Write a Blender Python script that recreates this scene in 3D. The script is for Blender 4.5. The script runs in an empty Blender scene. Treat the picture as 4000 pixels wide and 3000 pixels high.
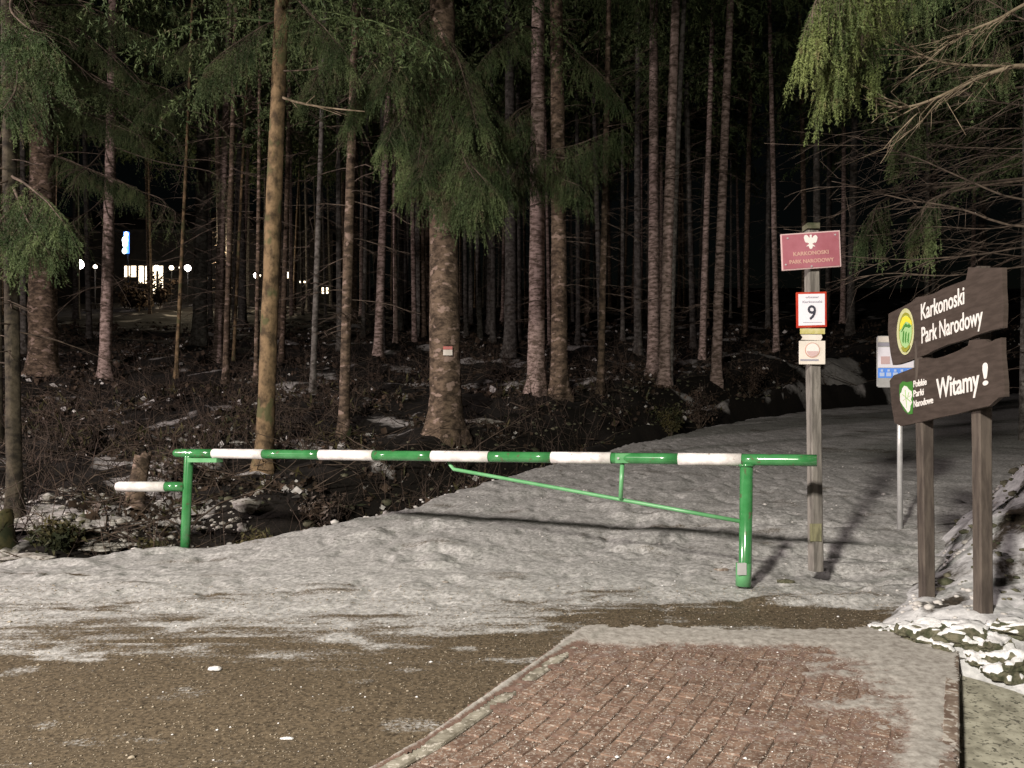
import bpy, bmesh, math, random
import numpy as np
from mathutils import Vector, Matrix
random.seed(7); RS = np.random.RandomState(11)
S = bpy.context.scene
COL = S.collection

# ------------------------------------------------------------------ camera, sky, lamps, exposure
F_PX, HORIZ, EYE = 3139.0, 1725.0, 1.5
cam_d = bpy.data.cameras.new('camera'); cam = bpy.data.objects.new('camera', cam_d); COL.objects.link(cam)
cam.location = (0, 0, EYE); cam.rotation_euler = (math.radians(90), 0, 0)
cam_d.sensor_width = 36; cam_d.lens = 36 * F_PX / 4000; cam_d.shift_y = (HORIZ - 1500) / 4000
cam_d.clip_start = .05; cam_d.clip_end = 500
S.camera = cam

w = bpy.data.worlds.new('World'); S.world = w; w.use_nodes = True
nt = w.node_tree; bg = nt.nodes['Background']
sky = nt.nodes.new('ShaderNodeTexSky'); sky.sky_type = 'NISHITA'; sky.sun_disc = False
sky.sun_elevation = math.radians(3); sky.sun_rotation = math.radians(200)
nt.links.new(sky.outputs[0], bg.inputs[0]); bg.inputs[1].default_value = 0.0005

def lamp(name, loc, power, color, radius, aim=None, half=70):
    l = bpy.data.lights.new(name, 'SPOT' if aim else 'POINT'); l.energy = power; l.color = color; l.shadow_soft_size = radius
    o = bpy.data.objects.new(name, l); COL.objects.link(o); o.location = loc
    if aim:                                             # street luminaire: little light goes above the horizontal
        l.spot_size = math.radians(2 * half); l.spot_blend = 1.0
        o.rotation_euler = (Vector(aim) - Vector(loc)).to_track_quat('-Z', 'Y').to_euler()
    return o
lamp('street_lamp_light', (-3.6, -3.5, 6.2), 5800, (1.0, .93, .815), .42, (-1.0, 5.2, 0.0), 69)     # lamp on the lane behind the photographer
lamp('street_lamp_light', (-19.0, 3.5, 6.0), 8500, (1.0, .86, .83), .2, (-9.0, 12.0, 0.5), 80)       # second lamp of the lane, left of the frame
lamp('building_lamp_light', (-21.0, 56.0, 14.5), 800, (1.0, .82, .55), .3)   # lamp by the lit building in the wood

S.view_settings.view_transform = 'Standard'; S.view_settings.look = 'None'
S.view_settings.exposure = 0.75; S.view_settings.gamma = 1; S.view_settings.use_curve_mapping = False
S.cycles.use_denoising = True
S.cycles.max_bounces = 5; S.cycles.diffuse_bounces = 3; S.cycles.caustics_reflective = False; S.cycles.caustics_refractive = False
S.cycles.sample_clamp_indirect = 4

# ------------------------------------------------------------------ helpers
def P(px, py, y):
    """point at depth y seen at pixel px,py of the 4000x3000 photograph"""
    return Vector(((px - 2000) / F_PX * y, y, EYE - (py - HORIZ) / F_PX * y))
def D(dx, dy, y):                       # same in the 2212 px wide preview
    return P(dx * 1.8083, dy * 1.8083, y)

def _hash(ix, iy, seed):
    h = (ix.astype(np.int64) * 374761393 + iy.astype(np.int64) * 668265263 + seed * 974711) & 0x7fffffff
    h = ((h ^ (h >> 13)) * 1274126177) & 0x7fffffff
    h = (h ^ (h >> 16)) & 0x7fffffff
    return (h & 0xffff) / 65535.0
def vnoise(x, y, seed=0):
    x = np.asarray(x, float); y = np.asarray(y, float)
    ix = np.floor(x); iy = np.floor(y); fx = x - ix; fy = y - iy
    fx = fx * fx * (3 - 2 * fx); fy = fy * fy * (3 - 2 * fy)
    a = _hash(ix, iy, seed); b = _hash(ix + 1, iy, seed); c = _hash(ix, iy + 1, seed); d = _hash(ix + 1, iy + 1, seed)
    return (a * (1 - fx) + b * fx) * (1 - fy) + (c * (1 - fx) + d * fx) * fy
def fbm(x, y, seed=0, octv=4, gain=.5):
    s = 0; a = 1; t = 0
    for k in range(octv):
        s = s + a * vnoise(x * 2 ** k, y * 2 ** k, seed + k * 17); t += a; a *= gain
    return s / t
def sstep(a, b, x):
    t = np.clip((np.asarray(x, float) - a) / (b - a), 0, 1); return t * t * (3 - 2 * t)

class MB:
    """collects triangles and quads in numpy and links them as one mesh object"""
    def __init__(s): s.v = []; s.q = []; s.t = []; s.n = 0
    def add(s, v, q=None, t=None):
        v = np.asarray(v, np.float32).reshape(-1, 3)
        if q is not None and len(q): s.q.append(np.asarray(q, np.int64).reshape(-1, 4) + s.n)
        if t is not None and len(t): s.t.append(np.asarray(t, np.int64).reshape(-1, 3) + s.n)
        s.v.append(v); s.n += len(v)
    def tube(s, pts, rad, sides=6, cap=True):
        pts = np.asarray([tuple(p) for p in pts], float); n = len(pts)
        rad = np.broadcast_to(np.asarray(rad, float), (n,))
        tg = np.gradient(pts, axis=0); tg /= np.linalg.norm(tg, axis=1)[:, None] + 1e-9
        ref = np.array([0, 0, 1.]) if abs(tg[:, 2]).mean() < .8 else np.array([1., 0, 0])
        u = np.cross(tg, ref); u /= np.linalg.norm(u, axis=1)[:, None] + 1e-9
        vv = np.cross(tg, u)
        a = np.arange(sides) / sides * 2 * math.pi
        ring = pts[:, None] + rad[:, None, None] * (u[:, None] * np.cos(a)[None, :, None] + vv[:, None] * np.sin(a)[None, :, None])
        i = np.arange(n - 1)[:, None] * sides; j = np.arange(sides)[None]; k = (j + 1) % sides
        q = np.stack([i + j, i + k, i + sides + k, i + sides + j], -1).reshape(-1, 4)
        V = ring.reshape(-1, 3); t = None
        if cap:
            V = np.vstack([V, pts[0], pts[-1]]); b = n * sides
            jj = np.arange(sides); kk = (jj + 1) % sides
            t = np.vstack([np.stack([np.full(sides, b), kk, jj], -1), np.stack([np.full(sides, b + 1), (n - 1) * sides + jj, (n - 1) * sides + kk], -1)])
        s.add(V, q, t)
    def box(s, c, dx, dy, dz, M=None):
        v = np.array([(x, y, z) for x in (-.5, .5) for y in (-.5, .5) for z in (-.5, .5)]) * (dx, dy, dz)
        if M is not None: v = v @ np.array(M.to_3x3()).T
        q = [(0, 1, 3, 2), (4, 6, 7, 5), (0, 4, 5, 1), (2, 3, 7, 6), (0, 2, 6, 4), (1, 5, 7, 3)]
        s.add(v + np.array(c), q)
    def mesh(s, name, mat, smooth=True):
        me = bpy.data.meshes.new(name); V = np.vstack(s.v).astype(np.float32)
        q = np.vstack(s.q) if s.q else np.zeros((0, 4), np.int64); t = np.vstack(s.t) if s.t else np.zeros((0, 3), np.int64)
        me.vertices.add(len(V)); me.vertices.foreach_set('co', V.ravel())
        me.loops.add(q.size + t.size); me.loops.foreach_set('vertex_index', np.concatenate([q.ravel(), t.ravel()]).astype(np.int32))
        me.polygons.add(len(q) + len(t))
        ls = np.concatenate([np.arange(len(q)) * 4, q.size + np.arange(len(t)) * 3]).astype(np.int32)
        me.polygons.foreach_set('loop_start', ls)
        me.polygons.foreach_set('use_smooth', np.full(len(ls), smooth))
        me.update(calc_edges=True); me.validate()
        me.materials.append(mat); return me
    def obj(s, name, mat, parent=None, smooth=True):
        return link(name, s.mesh(name, mat, smooth), parent)

def link(name, me, parent=None, loc=None):
    o = bpy.data.objects.new(name, me); COL.objects.link(o)
    if parent is not None:
        o.parent = parent
        o.matrix_parent_inverse = (Matrix.Translation(parent.location) @ parent.rotation_euler.to_matrix().to_4x4()).inverted()
    if loc is not None: o.location = loc
    return o
def thing(name, label, cat, loc=(0, 0, 0), group=None, rot=(0, 0, 0)):
    o = bpy.data.objects.new(name, None); COL.objects.link(o); o.location = loc; o.rotation_euler = rot
    o.empty_display_size = .1; tag(o, label, cat, group); return o
def tag(o, label, cat, group=None):
    o['label'] = label; o['category'] = cat
    if group: o['group'] = group
    return o
def kind(o, k): o['kind'] = k; return o

# ------------------------------------------------------------------ materials
def mat(name, c1, c2=None, scale=4, stretch=(1, 1, 1), rough=.8, bump=0, spec=.3, detail=6, lo=.4, hi=.6, c3=None, sp_scale=60, sp_thr=.68, rnd=0, bump_scale=None, emit=None, coord='Object', metallic=0):
    m = bpy.data.materials.new(name); m.use_nodes = True; t = m.node_tree; N = t.nodes; b = N['Principled BSDF']
    b.inputs['Roughness'].default_value = rough; b.inputs['Specular IOR Level'].default_value = spec; b.inputs['Metallic'].default_value = metallic
    if c2 is None and not rnd: b.inputs['Base Color'].default_value = (*c1, 1); col = None
    tc = N.new('ShaderNodeTexCoord'); mp = N.new('ShaderNodeMapping'); mp.inputs['Scale'].default_value = stretch
    if coord == 'World': t.links.new(N.new('ShaderNodeNewGeometry').outputs['Position'], mp.inputs[0])
    else: t.links.new(tc.outputs[coord], mp.inputs[0])
    col = None
    if c2 is not None:
        n = N.new('ShaderNodeTexNoise'); n.inputs['Scale'].default_value = scale; n.inputs['Detail'].default_value = detail; n.inputs['Roughness'].default_value = .65
        t.links.new(mp.outputs[0], n.inputs[0])
        r = N.new('ShaderNodeValToRGB'); r.color_ramp.elements[0].position = lo; r.color_ramp.elements[1].position = hi
        r.color_ramp.elements[0].color = (*c1, 1); r.color_ramp.elements[1].color = (*c2, 1)
        t.links.new(n.outputs[0], r.inputs[0]); col = r.outputs[0]
    if c3 is not None:
        n3 = N.new('ShaderNodeTexNoise'); n3.inputs['Scale'].default_value = sp_scale; n3.inputs['Detail'].default_value = 3
        t.links.new(mp.outputs[0], n3.inputs[0])
        r3 = N.new('ShaderNodeValToRGB'); r3.color_ramp.elements[0].position = sp_thr - .03; r3.color_ramp.elements[1].position = sp_thr + .04
        t.links.new(n3.outputs[0], r3.inputs[0])
        mx = N.new('ShaderNodeMix'); mx.data_type = 'RGBA'; mx.inputs[7].default_value = (*c3, 1)
        t.links.new(r3.outputs[0], mx.inputs[0])
        if col: t.links.new(col, mx.inputs[6])
        else: mx.inputs[6].default_value = (*c1, 1)
        col = mx.outputs[2]
    if rnd:
        oi = N.new('ShaderNodeObjectInfo'); hs = N.new('ShaderNodeHueSaturation')
        mr = N.new('ShaderNodeMapRange'); mr.inputs[3].default_value = 1 - rnd; mr.inputs[4].default_value = 1 + rnd
        t.links.new(oi.outputs['Random'], mr.inputs[0]); t.links.new(mr.outputs[0], hs.inputs['Value'])
        if col: t.links.new(col, hs.inputs['Color'])
        else: hs.inputs['Color'].default_value = (*c1, 1)
        col = hs.outputs[0]
    if col: t.links.new(col, b.inputs['Base Color'])
    if bump:
        n2 = N.new('ShaderNodeTexNoise'); n2.inputs['Scale'].default_value = bump_scale or scale * 4; n2.inputs['Detail'].default_value = 6
        t.links.new(mp.outputs[0], n2.inputs[0])
        bp = N.new('ShaderNodeBump'); bp.inputs['Strength'].default_value = min(1, bump * 20); bp.inputs['Distance'].default_value = bump
        t.links.new(n2.outputs[0], bp.inputs['Height']); t.links.new(bp.outputs[0], b.inputs['Normal'])
    if emit:
        b.inputs['Emission Color'].default_value = (*emit[0], 1); b.inputs['Emission Strength'].default_value = emit[1]
    return m
def attr_mix(m, attr, c_lo, c_hi, noise_scale=30, amt=.5, hi_scale=9, stretch=(1, 1, 1), speck=None, rough_lo=None):
    """base colour from bare (c_lo pair) to covered (c_hi pair) by a mesh attribute broken up by noise"""
    t = m.node_tree; N = t.nodes; b = N['Principled BSDF']
    tc = N.new('ShaderNodeTexCoord'); mp = N.new('ShaderNodeMapping'); mp.inputs['Scale'].default_value = stretch; t.links.new(tc.outputs['Object'], mp.inputs[0])
    def two(c, sc, lo=.35, hi=.65):
        n = N.new('ShaderNodeTexNoise'); n.inputs['Scale'].default_value = sc; n.inputs['Detail'].default_value = 8; n.inputs['Roughness'].default_value = .7; t.links.new(mp.outputs[0], n.inputs[0])
        r = N.new('ShaderNodeValToRGB'); r.color_ramp.elements[0].position = lo; r.color_ramp.elements[1].position = hi
        r.color_ramp.elements[0].color = (*c[0], 1); r.color_ramp.elements[1].color = (*c[1], 1); t.links.new(n.outputs[0], r.inputs[0]); return r.outputs[0]
    a = two(c_lo, 40); h = two(c_hi, hi_scale)
    at = N.new('ShaderNodeAttribute'); at.attribute_name = attr
    n = N.new('ShaderNodeTexNoise'); n.inputs['Scale'].default_value = noise_scale; n.inputs['Detail'].default_value = 8; n.inputs['Roughness'].default_value = .75; t.links.new(mp.outputs[0], n.inputs[0])
    ma = N.new('ShaderNodeMath'); ma.operation = 'MULTIPLY_ADD'; ma.inputs[1].default_value = amt * 2; t.links.new(n.outputs[0], ma.inputs[0])
    ad = N.new('ShaderNodeMath'); ad.operation = 'SUBTRACT'; t.links.new(at.outputs['Fac'], ma.inputs[2]); t.links.new(ma.outputs[0], ad.inputs[0]); ad.inputs[1].default_value = amt
    r = N.new('ShaderNodeMapRange'); r.inputs[1].default_value = .3; r.inputs[2].default_value = .7; t.links.new(ad.outputs[0], r.inputs[0])
    mx = N.new('ShaderNodeMix'); mx.data_type = 'RGBA'; t.links.new(r.outputs[0], mx.inputs[0]); t.links.new(a, mx.inputs[6]); t.links.new(h, mx.inputs[7])
    out = mx.outputs[2]
    if speck:
        v = N.new('ShaderNodeTexVoronoi'); v.inputs['Scale'].default_value = speck[1]; t.links.new(mp.outputs[0], v.inputs[0])
        sr = N.new('ShaderNodeMapRange'); sr.inputs[1].default_value = speck[2]; sr.inputs[2].default_value = speck[2] * .6; t.links.new(v.outputs['Distance'], sr.inputs[0])
        vc = N.new('ShaderNodeSeparateColor'); t.links.new(v.outputs['Color'], vc.inputs[0])
        gt = N.new('ShaderNodeMath'); gt.operation = 'GREATER_THAN'; gt.inputs[1].default_value = .6; t.links.new(vc.outputs[0], gt.inputs[0])
        mu = N.new('ShaderNodeMath'); mu.operation = 'MULTIPLY'; t.links.new(sr.outputs[0], mu.inputs[0]); t.links.new(gt.outputs[0], mu.inputs[1])
        m2 = N.new('ShaderNodeMix'); m2.data_type = 'RGBA'; m2.inputs[7].default_value = (*speck[0], 1)
        t.links.new(mu.outputs[0], m2.inputs[0]); t.links.new(out, m2.inputs[6]); out = m2.outputs[2]
    t.links.new(out, b.inputs['Base Color'])
    return m

M = {}
M['road'] = attr_mix(mat('packed_snow_road', (.3, .3, .3), rough=.62, bump=.012, bump_scale=70, spec=.35), 'snow',
                     ((.030, .023, .015), (.165, .128, .085)), ((.19, .187, .18), (.60, .595, .585)), 46, 1.0, speck=((.30, .26, .20), 46, .2), hi_scale=24)
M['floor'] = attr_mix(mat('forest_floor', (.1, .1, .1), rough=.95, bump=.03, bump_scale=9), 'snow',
                      ((.003, .0025, .002), (.016, .012, .009)), ((.32, .30, .29), (.52, .5, .49)), 7, .35)  # soil near black: the blocked light over the bank is in this colour
M['bank'] = attr_mix(mat('snowy_bank', (.3, .3, .3), rough=.85, bump=.03, bump_scale=9), 'snow',
                     ((.02, .017, .012), (.07, .055, .04)), ((.34, .34, .35), (.66, .66, .67)), 12, .6)
M['slab'] = mat('gritty_concrete', (.22, .21, .165), (.42, .405, .33), 7, (1, 1, 1), .9, .008, c3=(.10, .095, .075), sp_scale=38, sp_thr=.6, bump_scale=40)
M['brick'] = mat('paving_brick', (.125, .078, .058), (.225, .150, .112), 14, rough=.75, bump=.004, c3=(.29, .245, .21), sp_scale=60, sp_thr=.57, rnd=.13, bump_scale=60, coord='World')
M['brickbase'] = mat('paving_joint_sand', (.09, .066, .054), (.19, .145, .118), 20, rough=.95)
M['kerb'] = mat('kerb_concrete', (.15, .135, .105), (.30, .28, .23), 12, rough=.85, bump=.004, c3=(.46, .43, .38), sp_scale=30, sp_thr=.58, rnd=.1, coord='World')
M['kerb_red'] = mat('reddish_kerb', (.13, .09, .07), (.26, .21, .17), 10, rough=.85, bump=.004, c3=(.45, .42, .38), sp_scale=24, sp_thr=.56, rnd=.1, coord='World')
M['snow'] = mat('dirty_snow', (.38, .36, .34), (.6, .58, .56), 14, rough=.7, bump=.006, bump_scale=50)
M['frost'] = mat('trodden_frost', (.22, .19, .165), (.40, .37, .34), 12, rough=.85, bump=.005, bump_scale=60, c3=(.14, .095, .078), sp_scale=22, sp_thr=.55)
M['cleansnow'] = mat('white_snow', (.55, .55, .56), (.75, .75, .76), 14, rough=.6, bump=.008, bump_scale=40)
M['oldsnow'] = mat('old_dirty_snow', (.20, .185, .16), (.50, .48, .45), 9, rough=.8, bump=.01, bump_scale=40, c3=(.07, .055, .04), sp_scale=14, sp_thr=.60, coord='World')
M['rock'] = mat('mossy_rock', (.05, .055, .03), (.14, .13, .09), 6, rough=.9, bump=.01, bump_scale=30)
M['green'] = mat('green_paint', (.035, .185, .055), (.055, .235, .08), 6, rough=.17, spec=1.0, c3=(.09, .12, .06), sp_scale=16, sp_thr=.64)
M['greenthin'] = mat('green_paint_thin', (.10, .32, .13), (.14, .38, .17), 6, rough=.35, spec=.6)
M['white'] = mat('white_reflective', (.62, .58, .57), (.88, .84, .83), 7, rough=.5, spec=.4, c3=(.34, .30, .26), sp_scale=22, sp_thr=.70)
M['bark1'] = mat('mossy_bark', (.065, .046, .027), (.235, .162, .09), 6, (1, 1, .8), .95, .03, c3=(.10, .095, .045), sp_scale=3.5, sp_thr=.60, bump_scale=14, rnd=.1)
M['bark2'] = mat('brown_bark', (.042, .030, .021), (.15, .108, .076), 6, (1, 1, 1.8), .95, .03, c3=(.26, .19, .155), sp_scale=5, sp_thr=.6, bump_scale=14, rnd=.15)
M['bark3'] = mat('lamplit_pale_bark', (.11, .078, .064), (.41, .31, .28), 5, (1, 1, 2.6), .95, .03, c3=(.09, .07, .05), sp_scale=6, sp_thr=.62, bump_scale=14, rnd=.2)  # paler, pinker bark for lit trunks; lamp light is partly in this colour
M['bark4'] = mat('dark_bark', (.04, .035, .03), (.13, .12, .11), 6, (1, 1, 1.5), .95, .03, c3=(.18, .17, .15), sp_scale=5, sp_thr=.66, bump_scale=14, rnd=.3)
M['twig'] = mat('dead_twig', (.06, .045, .035), (.145, .11, .085), 8, rough=.9, rnd=.2)
M['brushtwig'] = mat('brushwood_bark', (.022, .016, .012), (.085, .060, .046), 2, rough=.9)
M['darktwig'] = mat('dark_twig', (.03, .022, .016), (.10, .075, .055), 6, rough=.9)  # darker than the twigs on the trees
M['bark5'] = mat('dark_mossy_bark', (.018, .015, .011), (.07, .058, .04), 6, (1, 1, 1.2), .95, .03, bump_scale=14)
M['barebranch'] = mat('bare_branch_bark', (.15, .115, .075), (.30, .24, .17), 8, rough=.9)
M['needle'] = mat('spruce_needles', (.040, .064, .026), (.125, .165, .068), 1.6, rough=.7, spec=.2, c3=(.10, .085, .05), sp_scale=3.2, sp_thr=.62, rnd=.2)
M['needle2'] = mat('lamplit_spruce_needles', (.06, .085, .028), (.17, .205, .07), 2.2, rough=.65, spec=.25, c3=(.15, .13, .06), sp_scale=5, sp_thr=.64)  # lighter needle copy; lamp light on the near bough is in the colour
M['leaf'] = mat('leaf_litter', (.010, .007, .005), (.075, .05, .034), 2.2, rough=.9, detail=9, c3=(.17, .14, .12), sp_scale=4, sp_thr=.64)
M['fern'] = mat('withered_fern', (.02, .025, .01), (.09, .075, .03), 3, rough=.8)
M['plank'] = mat('brown_stained_wood', (.046, .034, .028), (.068, .051, .043), 5, (1, 1, 6), .75, .004, bump_scale=24)
M['postwood'] = mat('weathered_post_wood', (.055, .044, .038), (.105, .086, .072), 5, (4, 4, .6), .85, .004, bump_scale=20)
M['mosswood'] = mat('mossy_post_wood', (.12, .115, .07), (.23, .22, .13), 12, (4, 4, .8), .85)
M['greywood'] = mat('grey_weathered_wood', (.12, .11, .10), (.25, .23, .21), 5, (4, 4, .5), .8, .004, bump_scale=20)
M['lettering'] = mat('white_lettering', (.80, .77, .75), rough=.5)
M['maroon'] = mat('maroon_enamel_glare', (.36, .12, .15), (.43, .16, .20), 3, rough=.16, spec=.9)  # maroon paled: the glare on the enamel is in this colour
M['palepink'] = mat('plaque_rim', (.62, .45, .45), rough=.3)
M['plaque_text'] = mat('plaque_text', (.58, .36, .30), rough=.5)
M['red'] = mat('red_border', (.42, .03, .02), (.5, .06, .03), 4, rough=.4)
M['paper'] = mat('white_sign_face', (.82, .80, .88), rough=.5)
M['cream'] = mat('cream_plate', (.70, .64, .58), (.8, .74, .68), 4, rough=.5)
M['yellow'] = mat('faded_yellow_plate', (.50, .45, .16), (.68, .63, .36), 9, rough=.5)
M['ink'] = mat('dark_ink', (.05, .05, .07), rough=.6)
M['greyink'] = mat('grey_ink', (.33, .32, .38), rough=.6)
M['blue'] = mat('blue_band', (.12, .32, .95), rough=.5)
M['lightblue'] = mat('pale_blue_print', (.50, .62, .88), rough=.5)
M['metal'] = mat('galvanised_metal', (.5, .5, .5), (.6, .6, .6), 8, rough=.4, metallic=.3)
M['emb_rim'] = mat('emblem_pale_rim', (.50, .50, .24), (.58, .60, .36), 6, rough=.5)
M['emb_yellow'] = mat('emblem_yellow', (.80, .68, .05), rough=.5)
M['emb_green'] = mat('emblem_green', (.06, .22, .04), rough=.5)
M['emb_olive'] = mat('emblem_olive', (.30, .30, .04), rough=.5)
M['emb_mint'] = mat('emblem_mint', (.36, .58, .26), rough=.5)
M['wall'] = mat('building_wall', (.012, .011, .010), (.02, .018, .015), 2)
M['roof'] = mat('building_roof', (.03, .03, .03), (.05, .05, .05), 2)
M['litpanel'] = mat('glow_panel', (.8, .7, .5), emit=((1, .80, .55), 2.6))  # glow stands for lamp light on the facade
M['litlamp'] = mat('lamp_globe_glow', (.9, .9, .9), emit=((1, .88, .84), 14))
M['litwarm'] = mat('small_lamp_glow', (.9, .9, .9), emit=((1, .85, .62), 7))
M['neonblue'] = mat('blue_neon', (.2, .4, .9), emit=((.06, .22, 1.0), 1.3))
M['neonwhite'] = mat('white_neon', (.9, .9, .9), emit=((.75, .9, 1.0), 3))

# ------------------------------------------------------------------ terrain functions
LEFT = [(-40, 3), (-14, 6.9), (-5.5, 8.15), (-3.7, 9.15), (-2.3, 9.6), (-1.45, 10.4), (-.9, 11.7), (2.6, 17), (6.2, 21.7), (9.5, 24.8), (20, 32), (60, 58)]
RIGHT = [(4.9, 3.0), (3.17, 4.75), (2.78, 5.35), (2.72, 5.9), (3.25, 6.7), (3.95, 7.5), (4.75, 8.9), (7.6, 12.3), (14.5, 17.0), (30, 26), (70, 48)]
def sdist(x, y, poly):
    x = np.asarray(x, float); y = np.asarray(y, float); best = np.full(x.shape, 1e9); sg = np.ones(x.shape)
    for (ax, ay), (bx, by) in zip(poly[:-1], poly[1:]):
        dx, dy = bx - ax, by - ay; L2 = dx * dx + dy * dy
        t = np.clip(((x - ax) * dx + (y - ay) * dy) / L2, 0, 1)
        d = np.hypot(x - ax - t * dx, y - ay - t * dy); c = dx * (y - ay) - dy * (x - ax)
        m = d < best - 1e-6; best = np.where(m, d, best); sg = np.where(m, np.sign(c), sg)
    return best * sg
def R0(y):
    y = np.asarray(y, float)
    return np.where(y < 4, 0, np.where(y < 8, .0825 * (y - 4), .33 + .13 * (y - 8)))
def s_left(x, y):  return sdist(x, y, LEFT) + .16 * (fbm(x * 1.5, y * 1.5, 5, 4) - .5) * 2
def s_right(x, y): return -sdist(x, y, RIGHT) + .08 * (fbm(x * 2, y * 2, 15, 4) - .5) * 2
def G(x, y):                                                    # forest floor
    s = s_left(x, y)
    base = 1.07 + .22 * (y - 13) + .10 * np.clip(-x - 5, 0, 30) * np.exp(-((y - 11) / 4) ** 2) * .6
    base = base + .5 * (fbm(x * .35, y * .35, 31, 4) - .5) + .42 * (fbm(x * 1.3, y * 1.3, 33, 4) - .5)
    leftness = sstep(-3.8, -5.4, x)
    ditch = (.75 * (1 - leftness) + .15 * leftness) * np.exp(-((s - .9) / .75) ** 2)
    z = base - ditch
    t = sstep(0, .45, s)
    return (R0(y) - .17 * sstep(-1.8, -3.6, x) * sstep(7, 9, y) - .25 - .5 * sstep(0, -.6, s)) * (1 - t) + z * t
def PAVE(x, y):                                                 # local pavement coordinates
    dx, dy = x + .565, y - 3.69
    return dx * .4857 + dy * .874, dx * .874 - dy * .4857
def dips(x, y, cell, rx, ry, seed, prob):
    cx = np.floor(x / cell); cy = np.floor(y / cell); out = np.zeros_like(x)
    for i in (-1, 0, 1):
        for j in (-1, 0, 1):
            a = cx + i; b = cy + j
            px_ = (a + _hash(a, b, seed)) * cell; py_ = (b + _hash(a, b, seed + 1)) * cell; th = _hash(a, b, seed + 2) * 1.6 + .6; on = _hash(a, b, seed + 3) < prob
            dx = x - px_; dy = y - py_; u = (dx * np.cos(th) + dy * np.sin(th)) / rx; v = (-dx * np.sin(th) + dy * np.cos(th)) / ry
            out = np.maximum(out, np.where(on, np.exp(-(u * u + v * v) ** 2), 0))
    return out
def road_z(x, y, fine=True):
    z = R0(y) - .17 * sstep(-1.8, -3.6, x) * sstep(7, 9, y)
    z = z + .05 * sstep(.55, .75, fbm(x * 1.3, y * 2.2, 47, 4)) * sstep(6.5, 7.5, y) * sstep(14, 10, y) - .05 * sstep(.55, .7, fbm(x * .9, y * 3.4, 48, 3)) * sstep(.8, 2.0, x) * sstep(6.6, 7.2, y) * sstep(11, 9.5, y)
    sn = sstep(5.6, 6.8, y)
    ridge = np.exp(-((y - 6.45 - .12 * (x - 2)) / .13) ** 2) * sstep(1.6, 2.1, x) * sstep(3.4, 2.9, x) * .05
    z = z + ridge + .03 * (fbm(x * .8, y * .8, 3, 3) - .5) * (.3 + sn)
    z = z + sn * .036 * (fbm(x * 3.2, y * 5.6, 41, 4, .6) - .5) + sn * .018 * (fbm(x * 9, y * 12, 42, 3) - .5) + .006 * (fbm(x * 14, y * 14, 44, 2) - .5)
    sl = sdist(x, y, LEFT)
    for c_, w_, d_ in ((-1.25, .16, .028), (-2.9, .18, .034), (-3.7, .2, .02)):
        z = z - sn * d_ * np.exp(-((sl - c_ + .12 * np.sin(x * 1.3)) / w_) ** 2) * sstep(7.2, 8.4, y) * (.6 + .8 * fbm(x * 2, y * 2, 52, 2))
    z = z - sn * .020 * dips(x, y, .42, .15, .065, 55, .75) + sn * .010 * dips(x, y, .3, .09, .05, 58, .5)
    z = z - .10 * np.exp(-(((x - 3.1) / .55) ** 2 + ((y - 7.55) / .28) ** 2)) - .07 * np.exp(-(((x - 3.0) / .5) ** 2 + ((y - 8.9) / .25) ** 2))
    return z
def bank_z(x, y):
    s = s_right(x, y); sp = np.clip(s, 0, 50)
    foot = np.where(y < 5.25, -.20 + .17 * (y - 3.5), R0(y))
    foot = np.where((y > 5.0) & (y < 5.7), foot * (1 - sstep(5.0, 5.7, y)) + R0(y) * sstep(5.0, 5.7, y), foot)
    far = sstep(6.2, 7.8, y)
    rise = .13 * (1 - np.exp(-sp / .18)) * sstep(8.0, 6.0, y) + .12 * sp + far * 1.0 * np.clip(sp, 0, 1.6) + .32 * np.clip(sp - 1.0, 0, 3)
    rise = rise + (.16 * (fbm(x * 3.6, y * 3.6, 61, 5, .6) - .5) + .10 * (fbm(x * 1.2 + y * 1.0, (y - x) * 4, 63, 3) - .5)) * sstep(0, .3, sp)
    return foot + rise - .6 * sstep(0, -.5, s) - .02

def sheet(name, xs, ys, zf, material, keep=None, snow=None):
    X, Y = np.meshgrid(xs, ys); Z = zf(X, Y)
    nx, ny = len(xs), len(ys); idx = np.arange(nx * ny).reshape(ny, nx)
    q = np.stack([idx[:-1, :-1], idx[:-1, 1:], idx[1:, 1:], idx[1:, :-1]], -1).reshape(-1, 4)
    if keep is not None:
        k = keep(X, Y, Z).ravel(); q = q[k[q].any(1)]
    V = np.stack([X, Y, Z], -1).reshape(-1, 3)
    used = np.unique(q); mp_ = np.zeros(len(V), np.int64); mp_[used] = np.arange(len(used))
    mb = MB(); mb.add(V[used], mp_[q]); o = mb.obj(name, material)
    if snow is not None:
        a = o.data.attributes.new('snow', 'FLOAT', 'POINT'); a.data.foreach_set('value', snow(X, Y, Z).ravel()[used].astype(np.float32))
    return kind(o, 'structure')
def geom(a, b, r):
    out = [a]; 
    while out[-1] < b: out.append(out[-1] * r)
    return np.array(out)
def xspace(a, b, c0, c1, d, g):          # dense step d between c0 and c1, growing outwards
    mid = list(np.arange(c0, c1, d)); l = []; x = c0; st = d
    while x > a: st *= g; x -= st; l.append(x)
    r = []; x = mid[-1]; st = d
    while x < b: st *= g; x += st; r.append(x)
    return np.array(l[::-1] + mid + r)

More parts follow.
